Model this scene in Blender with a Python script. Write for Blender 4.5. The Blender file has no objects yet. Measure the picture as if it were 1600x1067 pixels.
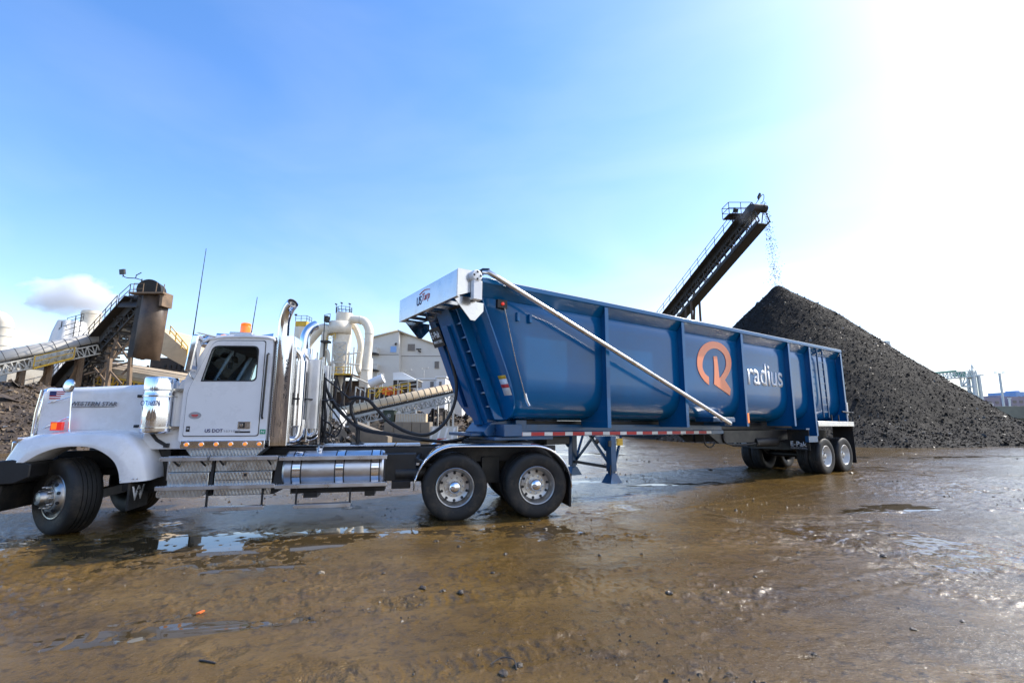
import bpy, bmesh, math, random
import numpy as np
from mathutils import Vector, Matrix, noise

random.seed(7); rng = np.random.default_rng(7)
sc = bpy.context.scene
col = sc.collection
R = math.radians

# ------------------------------------------------------------------ camera, sky, sun
F_PX, PITCH, CAM_H = 738.34, R(9.36), 1.6
cam = bpy.data.objects.new('camera', bpy.data.cameras.new('camera')); col.objects.link(cam)
cam.location = (0, 0, CAM_H); cam.rotation_euler = (R(90) + PITCH, 0, 0)
cam.data.sensor_width = 36; cam.data.lens = 36 * F_PX / 1600
cam.data.clip_start = 0.1; cam.data.clip_end = 6000
sc.camera = cam
SUN_AZ, SUN_EL = R(66), R(40)          # azimuth from +Y towards +X
world = bpy.data.worlds.new('World'); sc.world = world; world.use_nodes = True
wn, wl = world.node_tree.nodes, world.node_tree.links
bg = wn['Background']
sky = wn.new('ShaderNodeTexSky'); sky.sky_type = 'NISHITA'; sky.sun_disc = False
sky.sun_elevation = SUN_EL; sky.sun_rotation = SUN_AZ
sky.air_density = 1.0; sky.dust_density = 0.7; sky.ozone_density = 4.0; sky.altitude = 0
tc = wn.new('ShaderNodeTexCoord')
mp = wn.new('ShaderNodeMapping'); mp.inputs['Scale'].default_value = (1.0, 1.6, 3.2); mp.inputs['Rotation'].default_value = (0.25, 0.2, 0.5)
nz = wn.new('ShaderNodeTexNoise'); nz.inputs['Scale'].default_value = 1.7; nz.inputs['Detail'].default_value = 5; nz.inputs['Roughness'].default_value = 0.5
nz.inputs['Distortion'].default_value = 0.5
rp = wn.new('ShaderNodeValToRGB'); rp.color_ramp.elements[0].position = 0.42; rp.color_ramp.elements[1].position = 0.82
rp.color_ramp.elements[0].color = (0, 0, 0, 1); rp.color_ramp.elements[1].color = (0.04, 0.04, 0.04, 1)
# thin high cloud: it scatters a share of white light over the blue
cl = wn.new('ShaderNodeMix'); cl.data_type = 'RGBA'; cl.blend_type = 'MIX'
cl.inputs['B'].default_value = (4.2, 4.3, 4.4, 1)
# (thicker where one looks through more of the layer, low over the horizon)
sx = wn.new('ShaderNodeSeparateXYZ'); wl.new(tc.outputs['Generated'], sx.inputs['Vector'])
def wmath(op, a, b):
    q = wn.new('ShaderNodeMath'); q.operation = op
    for i, v in enumerate((a, b)):
        if isinstance(v, (int, float)): q.inputs[i].default_value = v
        else: wl.new(v, q.inputs[i])
    return q.outputs[0]
path = wmath('DIVIDE', 1.0, wmath('ADD', wmath('MAXIMUM', sx.outputs['Z'], 0.0), 0.15))
wl.new(tc.outputs['Generated'], mp.inputs['Vector']); wl.new(mp.outputs['Vector'], nz.inputs['Vector'])
wl.new(nz.outputs['Fac'], rp.inputs['Fac'])
veil = wmath('MINIMUM', wmath('MULTIPLY', wmath('ADD', rp.outputs['Color'], 0.034), wmath('POWER', path, 2.0)), 0.8)
# thin cloud scatters forward: whiter round the sun
dt = wn.new('ShaderNodeVectorMath'); dt.operation = 'DOT_PRODUCT'; wl.new(tc.outputs['Generated'], dt.inputs[0])
dt.inputs[1].default_value = (math.sin(SUN_AZ) * math.cos(SUN_EL), math.cos(SUN_AZ) * math.cos(SUN_EL), math.sin(SUN_EL))
phase = wmath('ADD', 0.35, wmath('DIVIDE', 0.65, wmath('SUBTRACT', 1.30, dt.outputs['Value'])))
veil = wmath('MINIMUM', wmath('MULTIPLY', veil, phase), 0.72)
# broken bright clouds in the half of the sky behind the camera
nb = wn.new('ShaderNodeTexNoise'); nb.inputs['Scale'].default_value = 2.2; nb.inputs['Detail'].default_value = 6; wl.new(tc.outputs['Generated'], nb.inputs['Vector'])
def wrange(src, a, b):
    q = wn.new('ShaderNodeMapRange'); q.interpolation_type = 'SMOOTHSTEP'; q.inputs['From Min'].default_value = a; q.inputs['From Max'].default_value = b; wl.new(src, q.inputs['Value']); return q.outputs['Result']
side_ = wmath('SUBTRACT', wmath('MULTIPLY', sx.outputs['X'], .7), wmath('MULTIPLY', sx.outputs['Y'], .75))
cumulus = wmath('MULTIPLY', wrange(nb.outputs['Fac'], .40, .56), wrange(side_, .45, .85))
wl.new(veil, cl.inputs['Factor'])
cu = wn.new('ShaderNodeMix'); cu.data_type = 'RGBA'; cu.inputs['B'].default_value = (4.5, 4.6, 4.8, 1)
wl.new(wmath('MULTIPLY', cumulus, .8), cu.inputs['Factor']); wl.new(cl.outputs['Result'], cu.inputs['A'])
hs = wn.new('ShaderNodeHueSaturation'); hs.inputs['Saturation'].default_value = 1.28; hs.inputs['Hue'].default_value = 0.504
wl.new(sky.outputs['Color'], hs.inputs['Color']); wl.new(hs.outputs['Color'], cl.inputs['A']); wl.new(cu.outputs['Result'], bg.inputs['Color'])
bg.inputs['Strength'].default_value = 0.15
sun = bpy.data.objects.new('sun', bpy.data.lights.new('sun', 'SUN')); col.objects.link(sun)
sun.data.energy = 2.8; sun.data.angle = R(0.53); sun.data.color = (1.0, 0.94, 0.84)
sd = Vector((math.sin(SUN_AZ) * math.cos(SUN_EL), math.cos(SUN_AZ) * math.cos(SUN_EL), math.sin(SUN_EL)))
sun.rotation_euler = sd.to_track_quat('Z', 'Y').to_euler(); sun.location = sd * 60
sc.view_settings.view_transform = 'Standard'; sc.view_settings.look = 'None'
sc.cycles.volume_bounces = 6; sc.cycles.volume_step_rate = 1.0
sc.view_settings.exposure = 1.15; sc.view_settings.gamma = 1

# ------------------------------------------------------------------ materials
def principled(name, base=(.5, .5, .5), rough=.5, metal=0.0, coat=0.0, vary=0.12, vscale=3.0, bump=0.0, bscale=40.0, dirt=None, dirt_amt=0.0, rvary=0.1, spec=None, emit=None):
    m = bpy.data.materials.new(name); m.use_nodes = True
    n, l = m.node_tree.nodes, m.node_tree.links
    p = n['Principled BSDF']
    p.inputs['Metallic'].default_value = metal; p.inputs['Coat Weight'].default_value = coat
    p.inputs['Coat Roughness'].default_value = 0.04
    if spec is not None: p.inputs['Specular IOR Level'].default_value = spec
    t = n.new('ShaderNodeTexCoord')
    a = n.new('ShaderNodeTexNoise'); a.inputs['Scale'].default_value = vscale; a.inputs['Detail'].default_value = 6; a.inputs['Roughness'].default_value = .6
    l.new(t.outputs['Object'], a.inputs['Vector'])
    mx = n.new('ShaderNodeMix'); mx.data_type = 'RGBA'
    lo = tuple(max(0, c * (1 - vary)) for c in base); hi = tuple(min(1, c * (1 + vary)) for c in base)
    mx.inputs['A'].default_value = (*lo, 1); mx.inputs['B'].default_value = (*hi, 1)
    cr = n.new('ShaderNodeMapRange'); cr.inputs['From Min'].default_value = .3; cr.inputs['From Max'].default_value = .7
    l.new(a.outputs['Fac'], cr.inputs['Value']); l.new(cr.outputs['Result'], mx.inputs['Factor'])
    out = mx.outputs['Result']
    if dirt:
        b = n.new('ShaderNodeTexNoise'); b.inputs['Scale'].default_value = vscale * .55; b.inputs['Detail'].default_value = 8; b.inputs['Roughness'].default_value = .7
        l.new(t.outputs['Object'], b.inputs['Vector'])
        br = n.new('ShaderNodeMapRange'); br.inputs['From Min'].default_value = .5; br.inputs['From Max'].default_value = .75; br.inputs['To Max'].default_value = dirt_amt
        l.new(b.outputs['Fac'], br.inputs['Value'])
        m2 = n.new('ShaderNodeMix'); m2.data_type = 'RGBA'; m2.inputs['B'].default_value = (*dirt, 1)
        l.new(out, m2.inputs['A']); l.new(br.outputs['Result'], m2.inputs['Factor']); out = m2.outputs['Result']
    l.new(out, p.inputs['Base Color'])
    rr = n.new('ShaderNodeMapRange'); rr.inputs['To Min'].default_value = max(0.02, rough - rvary); rr.inputs['To Max'].default_value = min(1, rough + rvary)
    rr.inputs['From Min'].default_value = .3; rr.inputs['From Max'].default_value = .7
    l.new(a.outputs['Fac'], rr.inputs['Value']); l.new(rr.outputs['Result'], p.inputs['Roughness'])
    if bump > 0:
        c = n.new('ShaderNodeTexNoise'); c.inputs['Scale'].default_value = bscale; c.inputs['Detail'].default_value = 4
        l.new(t.outputs['Object'], c.inputs['Vector'])
        bp = n.new('ShaderNodeBump'); bp.inputs['Strength'].default_value = bump; bp.inputs['Distance'].default_value = .02
        l.new(c.outputs['Fac'], bp.inputs['Height']); l.new(bp.outputs['Normal'], p.inputs['Normal'])
    if emit:
        p.inputs['Emission Color'].default_value = (*emit[:3], 1); p.inputs['Emission Strength'].default_value = emit[3]
    return m

def glass_mat(name, tint=(.86, .91, .91), gloss=.1):
    m = bpy.data.materials.new(name); m.use_nodes = True
    n, l = m.node_tree.nodes, m.node_tree.links; n.remove(n['Principled BSDF'])
    tr = n.new('ShaderNodeBsdfTransparent'); tr.inputs['Color'].default_value = (*tint, 1)
    gl = n.new('ShaderNodeBsdfGlossy'); gl.inputs['Roughness'].default_value = .02
    fr = n.new('ShaderNodeFresnel'); fr.inputs['IOR'].default_value = 1.2
    mx = n.new('ShaderNodeMixShader'); l.new(fr.outputs['Fac'], mx.inputs['Fac']); l.new(tr.outputs['BSDF'], mx.inputs[1]); l.new(gl.outputs['BSDF'], mx.inputs[2])
    l.new(mx.outputs['Shader'], n['Material Output'].inputs['Surface'])
    return m

def tread_plate(name, base=(.55, .55, .53), rough=.32):
    m = principled(name, base, rough, 1.0, vary=.15, vscale=5, rvary=.12)
    n, l = m.node_tree.nodes, m.node_tree.links
    t = n.new('ShaderNodeTexCoord'); mpp = n.new('ShaderNodeMapping'); mpp.inputs['Rotation'].default_value = (0, R(45), 0)
    ck = n.new('ShaderNodeTexVoronoi'); ck.inputs['Scale'].default_value = 30; ck.feature = 'F1'; ck.inputs['Randomness'].default_value = 0.15
    mpp.inputs['Scale'].default_value = (1, 1, .45)
    l.new(t.outputs['Object'], mpp.inputs['Vector']); l.new(mpp.outputs['Vector'], ck.inputs['Vector'])
    bp = n.new('ShaderNodeBump'); bp.inputs['Strength'].default_value = .55; bp.inputs['Distance'].default_value = .012; bp.invert = True
    l.new(ck.outputs['Distance'], bp.inputs['Height']); l.new(bp.outputs['Normal'], n['Principled BSDF'].inputs['Normal'])
    return m

MUD = (.13, .085, .045)
M = dict(
    white=principled('white_truck_paint', (.80, .81, .83), .3, coat=.9, vary=.03, vscale=2, dirt=(.40, .35, .28), dirt_amt=.38, rvary=.08),
    blue=principled('blue_trailer_paint', (.001, .105, .285), .16, coat=.3, vary=.08, vscale=1.1, rvary=.05, spec=.3, dirt=(.03, .06, .1), dirt_amt=.3),
    blue2=principled('blue_frame_paint', (.004, .07, .18), .35, coat=.4, vary=.2, vscale=3, dirt=(.06, .06, .06), dirt_amt=.5),
    chrome=principled('chrome', (.86, .86, .87), .06, 1.0, vary=.03, rvary=.04),
    badge=principled('dark_chrome', (.22, .22, .23), .25, 1.0, vary=.1),
    steel=principled('stainless_steel', (.68, .67, .65), .2, 1.0, vary=.08, vscale=6, rvary=.08, dirt=(.3, .24, .17), dirt_amt=.25),
    alu=principled('brushed_aluminium', (.66, .66, .67), .33, 1.0, vary=.08, vscale=4, dirt=(.3, .26, .2), dirt_amt=.3),
    tread=tread_plate('diamond_plate'),
    black=principled('black_steel', (.012, .012, .013), .45, vary=.4, vscale=6, dirt=(.06, .045, .03), dirt_amt=.5),
    plastic=principled('black_plastic', (.015, .015, .016), .5, vary=.2),
    rubber=principled('tyre_rubber', (.014, .014, .014), .65, vary=.3, vscale=5, dirt=(.085, .065, .043), dirt_amt=.85, bump=.2, bscale=60),
    rim=principled('satin_wheel_rim', (.50, .49, .47), .36, 1.0, vary=.1, vscale=8, rvary=.1, dirt=(.2, .17, .13), dirt_amt=.6),
    rimw=principled('pale_wheel_rim', (.72, .71, .68), .42, .1, vary=.1, dirt=(.3, .25, .18), dirt_amt=.4),
    orange=principled('orange_lens', (.95, .2, .02), .2, coat=.5, vary=.05, emit=(1, .22, .02, .25)),
    amber=principled('amber_lens', (.9, .3, .03), .2, coat=.5, vary=.05, emit=(1, .3, .03, .3)),
    red=principled('red_lens', (.6, .02, .015), .2, coat=.5, vary=.05, emit=(1, .05, .02, .2)),
    redtape=principled('red_reflective_tape', (.5, .025, .03), .4, vary=.1),
    whitetape=principled('white_reflective_tape', (.75, .75, .75), .35, vary=.1),
    logo=principled('orange_logo_vinyl', (1.0, .31, .14), .4, coat=.2, vary=.04),
    letterw=principled('white_vinyl', (.82, .84, .86), .35, vary=.03),
    navy=principled('navy_vinyl', (.03, .035, .14), .4, vary=.05),
    grey=principled('grey_vinyl', (.35, .35, .37), .4, vary=.05),
    redink=principled('red_ink', (.6, .05, .05), .4, vary=.05),
    green=principled('green_sticker', (.02, .32, .16), .4, vary=.05),
    yellow=principled('yellow_paint', (.72, .44, .03), .5, vary=.15, vscale=4, dirt=(.2, .13, .06), dirt_amt=.6),
    rust=principled('rusty_steel', (.075, .05, .034), .75, vary=.5, vscale=1.2, dirt=(.18, .1, .05), dirt_amt=.6, bump=.3, bscale=8),
    darksteel=principled('sooty_steel', (.045, .042, .040), .7, vary=.4, vscale=1.5, dirt=(.1, .07, .045), dirt_amt=.5, bump=.2, bscale=6),
    brownsteel=principled('brown_stained_steel', (.13, .085, .055), .6, vary=.5, vscale=.45, dirt=(.025, .021, .018), dirt_amt=1.0, bump=.2, bscale=5),
    timber=principled('weathered_brown_post', (.2, .135, .085), .75, vary=.3, vscale=1.5, dirt=(.06, .045, .03), dirt_amt=.6),
    cream=principled('cream_painted_duct', (.78, .72, .60), .5, vary=.08, vscale=.8, dirt=(.42, .3, .18), dirt_amt=.5),
    cover=principled('tan_conveyor_cover', (.62, .47, .29), .6, vary=.1, vscale=.8, dirt=(.32, .21, .11), dirt_amt=.5),
    greycover=principled('grey_conveyor_cover', (.45, .43, .39), .5, vary=.1, vscale=.6, dirt=(.3, .22, .14), dirt_amt=.5),
    truss=principled('blue_grey_truss', (.30, .33, .34), .5, vary=.15, vscale=1.5, dirt=(.2, .16, .1), dirt_amt=.5),
    pale=principled('pale_steel', (.58, .57, .52), .5, vary=.15, vscale=1.5, dirt=(.25, .2, .14), dirt_amt=.5),
    siding=principled('beige_siding', (.60, .585, .54), .6, vary=.05, vscale=.2, dirt=(.4, .36, .3), dirt_amt=.4),
    roofing=principled('tan_roof_sheet', (.5, .44, .33), .6, vary=.08, vscale=.3),
    whitewall=principled('white_wall_panel', (.76, .76, .75), .5, vary=.05, vscale=.6),
    pane=principled('window_pane', (.12, .2, .36), .08, vary=.1, coat=.5),
    shutter=principled('grey_shutter', (.2, .18, .16), .6, vary=.2),
    concrete=principled('concrete', (.23, .19, .14), .85, vary=.2, vscale=1.5, dirt=(.16, .12, .08), dirt_amt=.6, bump=.4, bscale=12),
    darkwall=principled('weathered_quay_wall', (.2, .21, .17), .85, vary=.25, vscale=.25, dirt=(.08, .08, .06), dirt_amt=.7),
    brick=principled('hazy_mauve_brick', (.30, .26, .30), .8, vary=.15, vscale=.1),  # brick tone lightened to stand in for distance haze
    bluewall=principled('light_blue_cladding', (.25, .42, .72), .6, vary=.08, vscale=.1),
    cranew=principled('pale_crane_paint', (.62, .66, .64), .55, vary=.1, vscale=.5),
    craneg=principled('green_crane_paint', (.10, .32, .25), .5, vary=.2, vscale=.5),
    bin=principled('dark_green_bin', (.03, .045, .03), .5, vary=.2),
    belt=principled('conveyor_belt', (.02, .02, .02), .8, vary=.3),
    glass=glass_mat('cab_glass'),
    interior=principled('dark_cab_trim', (.03, .03, .033), .7, vary=.2),
    orangekit=principled('orange_machine_paint', (.7, .15, .03), .5, vary=.2),
    water=principled('muddy_water', (.055, .038, .018), .03, vary=.2, vscale=.6, rvary=.01, bump=.012, bscale=5),
    rock=principled('wet_rock', (.065, .05, .034), .45, vary=.5, vscale=9, bump=.5, bscale=30),
)

# ------------------------------------------------------------------ mesh helpers
def at(x, y, D):
    a = (x - 800) / F_PX; b = -(y - 533.5) / F_PX; c, s = math.cos(PITCH), math.sin(PITCH)
    t = D / (c - b * s)
    return Vector((t * a, D, CAM_H + t * (s + b * c)))

def rounded(poly, r, n=5):
    out = []
    k = len(poly)
    for i in range(k):
        p = Vector(poly[i]); a = Vector(poly[i - 1]); b = Vector(poly[(i + 1) % k])
        rr = r[i] if isinstance(r, (list, tuple)) else r
        if rr <= 0: out.append(tuple(p)); continue
        da, db = (a - p), (b - p)
        q = min(rr, da.length * .45, db.length * .45)
        s, e = p + da.normalized() * q, p + db.normalized() * q
        for j in range(n + 1):
            t = j / n
            out.append(tuple((1 - t) ** 2 * s + 2 * t * (1 - t) * p + t * t * e))
    return out

class MB:
    def __init__(s): s.v = []; s.f = []; s.mi = []; s.cur = 0
    def add(s, vs, fs):
        b = len(s.v); s.v += [tuple(v) for v in vs]
        for f in fs: s.f.append([b + i for i in f]); s.mi.append(s.cur)
        return s
    def slot(s, i): s.cur = i; return s
    def box(s, x0, x1, y0, y1, z0, z1):
        return s.add([(x0, y0, z0), (x1, y0, z0), (x1, y1, z0), (x0, y1, z0), (x0, y0, z1), (x1, y0, z1), (x1, y1, z1), (x0, y1, z1)],
                     [(0, 3, 2, 1), (4, 5, 6, 7), (0, 1, 5, 4), (1, 2, 6, 5), (2, 3, 7, 6), (3, 0, 4, 7)])
    def beam(s, p, q, w, h=None, up=(0, 0, 1)):
        p, q = Vector(p), Vector(q); h = w if h is None else h
        u = (q - p)
        if u.length < 1e-6: return s
        u.normalize(); up = Vector(up)
        if abs(u.dot(up)) > .98: up = Vector((1, 0, 0)) if abs(u.x) < .9 else Vector((0, 1, 0))
        a = u.cross(up).normalized() * w / 2; b = a.cross(u).normalized() * h / 2
        vs = [p - a - b, p + a - b, p + a + b, p - a + b, q - a - b, q + a - b, q + a + b, q - a + b]
        return s.add(vs, [(3, 2, 1, 0), (4, 5, 6, 7), (0, 1, 5, 4), (1, 2, 6, 5), (2, 3, 7, 6), (3, 0, 4, 7)])
    def tube(s, pts, r, n=10, cap=True):
        pts = [Vector(p) for p in pts]; rs = r if isinstance(r, (list, tuple)) else [r] * len(pts)
        vs = []; ref = None
        for i, p in enumerate(pts):
            d = (pts[min(i + 1, len(pts) - 1)] - pts[max(i - 1, 0)]).normalized()
            if ref is None: ref = Vector((0, 0, 1)) if abs(d.z) < .9 else Vector((1, 0, 0))
            a = d.cross(ref).normalized(); b = a.cross(d).normalized(); ref = b
            for k in range(n):
                t = 2 * math.pi * k / n; vs.append(p + (a * math.cos(t) + b * math.sin(t)) * rs[i])
        fs = [(i * n + k, i * n + (k + 1) % n, (i + 1) * n + (k + 1) % n, (i + 1) * n + k) for i in range(len(pts) - 1) for k in range(n)]
        if cap: fs += [tuple(range(n - 1, -1, -1)), tuple((len(pts) - 1) * n + k for k in range(n))]
        return s.add(vs, fs)
    def lathe(s, prof, c, ax=(0, -1, 0), n=32, a0=0, a1=2 * math.pi):
        ax = Vector(ax).normalized(); c = Vector(c)
        ref = Vector((0, 0, 1)) if abs(ax.z) < .9 else Vector((1, 0, 0))
        e1 = ax.cross(ref).normalized(); e2 = e1.cross(ax).normalized()
        full = abs(a1 - a0 - 2 * math.pi) < 1e-6; m = n if full else n + 1
        vs = [c + ax * a + (e1 * math.cos(a0 + (a1 - a0) * k / n) + e2 * math.sin(a0 + (a1 - a0) * k / n)) * max(r, 1e-4) for r, a in prof for k in range(m)]
        fs = [(i * m + k, (i + 1) * m + k, (i + 1) * m + (k + 1) % m, i * m + (k + 1) % m) for i in range(len(prof) - 1) for k in range(n)]
        return s.add(vs, fs)
    def prism(s, poly, d0, d1, plane='xz', holes=()):
        def P(a, b, d): return (a, d, b) if plane == 'xz' else ((d, a, b) if plane == 'yz' else (a, b, d))
        loops = [list(poly)] + [list(h) for h in holes]; base = len(s.v)
        idx = []
        for lp in loops:
            st = len(s.v)
            s.v += [P(a, b, d0) for a, b in lp] + [P(a, b, d1) for a, b in lp]
            idx.append((st, len(lp)))
        n0 = idx[0][1]; o0 = idx[0][0]
        for off in (0, 1):
            if len(loops) == 1: parts = [[o0 + off * n0 + i for i in range(n0)]]
            else:                                           # a ring: two C shaped faces round the hole
                st, k = idx[1]; hole_ = loops[1]; outer = loops[0]
                def area(q): return sum(q[i - 1][0] * q[i][1] - q[i][0] * q[i - 1][1] for i in range(len(q)))
                order = list(range(k)) if area(hole_) * area(outer) > 0 else list(range(k))[::-1]
                near = lambda p: min(range(n0), key=lambda i: (outer[i][0] - p[0]) ** 2 + (outer[i][1] - p[1]) ** 2)
                h0, h1 = 0, k // 2; j0, j1 = near(hole_[order[h0]]), near(hole_[order[h1]])
                def go(a_, b_, m_): return [(a_ + i) % m_ for i in range((b_ - a_) % m_ + 1)]
                O = lambda q: [o0 + off * n0 + i for i in q]; Hh = lambda q: [st + off * k + order[i] for i in q]
                parts = [O(go(j0, j1, n0)) + Hh(go(h0, h1, k))[::-1], O(go(j1, j0, n0)) + Hh(go(h1, h0, k))[::-1]]
            for pt in parts: s.f.append(pt if off == 0 else pt[::-1]); s.mi.append(s.cur)
        for st, k in idx:
            for i in range(k):
                j = (i + 1) % k; s.f.append([st + i, st + k + i, st + k + j, st + j]); s.mi.append(s.cur)
        return s
    def loft(s, rings, cap=True):
        n = len(rings[0]); vs = [p for r in rings for p in r]
        fs = [(i * n + k, i * n + (k + 1) % n, (i + 1) * n + (k + 1) % n, (i + 1) * n + k) for i in range(len(rings) - 1) for k in range(n)]
        if cap: fs += [tuple(range(n - 1, -1, -1)), tuple((len(rings) - 1) * n + k for k in range(n))]
        return s.add(vs, fs)
    def sheet(s, rows):
        n = len(rows[0]); vs = [p for r in rows for p in r]
        return s.add(vs, [(i * n + k, i * n + k + 1, (i + 1) * n + k + 1, (i + 1) * n + k) for i in range(len(rows) - 1) for k in range(n - 1)])
    def build(s, name, mats, parent=None, bevel=0, angle=35, loc=None, fix=True, solid=0, seg=2):
        me = bpy.data.meshes.new(name); me.from_pydata(s.v, [], s.f)
        mats = mats if isinstance(mats, (list, tuple)) else [mats]
        for m in mats: me.materials.append(M[m] if isinstance(m, str) else m)
        if len(mats) > 1: me.polygons.foreach_set('material_index', s.mi)
        if fix:
            b = bmesh.new(); b.from_mesh(me); bmesh.ops.recalc_face_normals(b, faces=b.faces); b.to_mesh(me); b.free()
        me.polygons.foreach_set('use_smooth', [True] * len(me.polygons))
        me.set_sharp_from_angle(angle=R(angle)); me.update()
        o = bpy.data.objects.new(name, me); col.objects.link(o)
        if parent: o.parent = parent
        if loc: o.location = loc
        if solid:
            sm = o.modifiers.new('solid', 'SOLIDIFY'); sm.thickness = solid; sm.offset = 0
        if bevel:
            bm_ = o.modifiers.new('bevel', 'BEVEL'); bm_.width = bevel; bm_.segments = seg; bm_.limit_method = 'ANGLE'; bm_.angle_limit = R(30)
        return o

def tag(o, label=None, cat=None, group=None, kind=None):
    if label: o['label'] = label
    if cat: o['category'] = cat
    if group: o['group'] = group
    if kind: o['kind'] = kind
    return o
def thing(name, label, cat, loc=(0, 0, 0), rz=0, group=None):
    o = bpy.data.objects.new(name, None); col.objects.link(o); o.location = loc; o.rotation_euler = (0, 0, rz); o.empty_display_size = .3
    return tag(o, label, cat, group)
def copy_tree(o, parent=None, **kw):
    c = o.copy(); col.objects.link(c); c.parent = parent
    for ch in list(o.children): copy_tree(ch, c)
    for k, v in kw.items(): setattr(c, k, v)
    return c
def lettering(name, text, mat, parent, loc, width=None, height=None, rot=(R(90), 0, 0), depth=.003, shear=0, bold=0.0, spacing=1.0):
    cu = bpy.data.curves.new(name, 'FONT'); cu.body = text; cu.size = 1; cu.extrude = 0; cu.shear = shear; cu.offset = bold; cu.space_character = spacing
    t = bpy.data.objects.new(name, cu); col.objects.link(t)
    dg = bpy.context.evaluated_depsgraph_get(); me = bpy.data.meshes.new_from_object(t.evaluated_get(dg))
    bpy.data.objects.remove(t)
    xs = [v.co.x for v in me.vertices]; ys = [v.co.y for v in me.vertices]
    sx = width / (max(xs) - min(xs)) if width else 1
    sy = height / (max(ys) - min(ys)) if height else sx
    if not width: sx = sy
    x0, y0 = min(xs), (min(ys) if height else 0)
    for v in me.vertices: v.co = ((v.co.x - x0) * sx, (v.co.y - y0) * sy, 0)
    me.materials.clear(); me.materials.append(M[mat]); me.name = name
    o = bpy.data.objects.new(name, me); col.objects.link(o); o.parent = parent; o.location = loc; o.rotation_euler = rot
    sm = o.modifiers.new('solid', 'SOLIDIFY'); sm.thickness = depth; sm.offset = 1
    return o
def smooth_path(pts, k=8):
    pts = [Vector(p) for p in pts]; out = []
    for i in range(len(pts) - 1):
        p0, p1, p2, p3 = pts[max(i - 1, 0)], pts[i], pts[i + 1], pts[min(i + 2, len(pts) - 1)]
        for j in range(k):
            t = j / k
            out.append(.5 * ((2 * p1) + (p2 - p0) * t + (2 * p0 - 5 * p1 + 4 * p2 - p3) * t * t + (3 * p1 - p0 - 3 * p2 + p3) * t ** 3))
    out.append(pts[-1]); return out
def arc(c, r, a0, a1, n=10):
    return [(c[0] + r * math.cos(R(a0 + (a1 - a0) * i / n)), c[1] + r * math.sin(R(a0 + (a1 - a0) * i / n))) for i in range(n + 1)]

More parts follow.
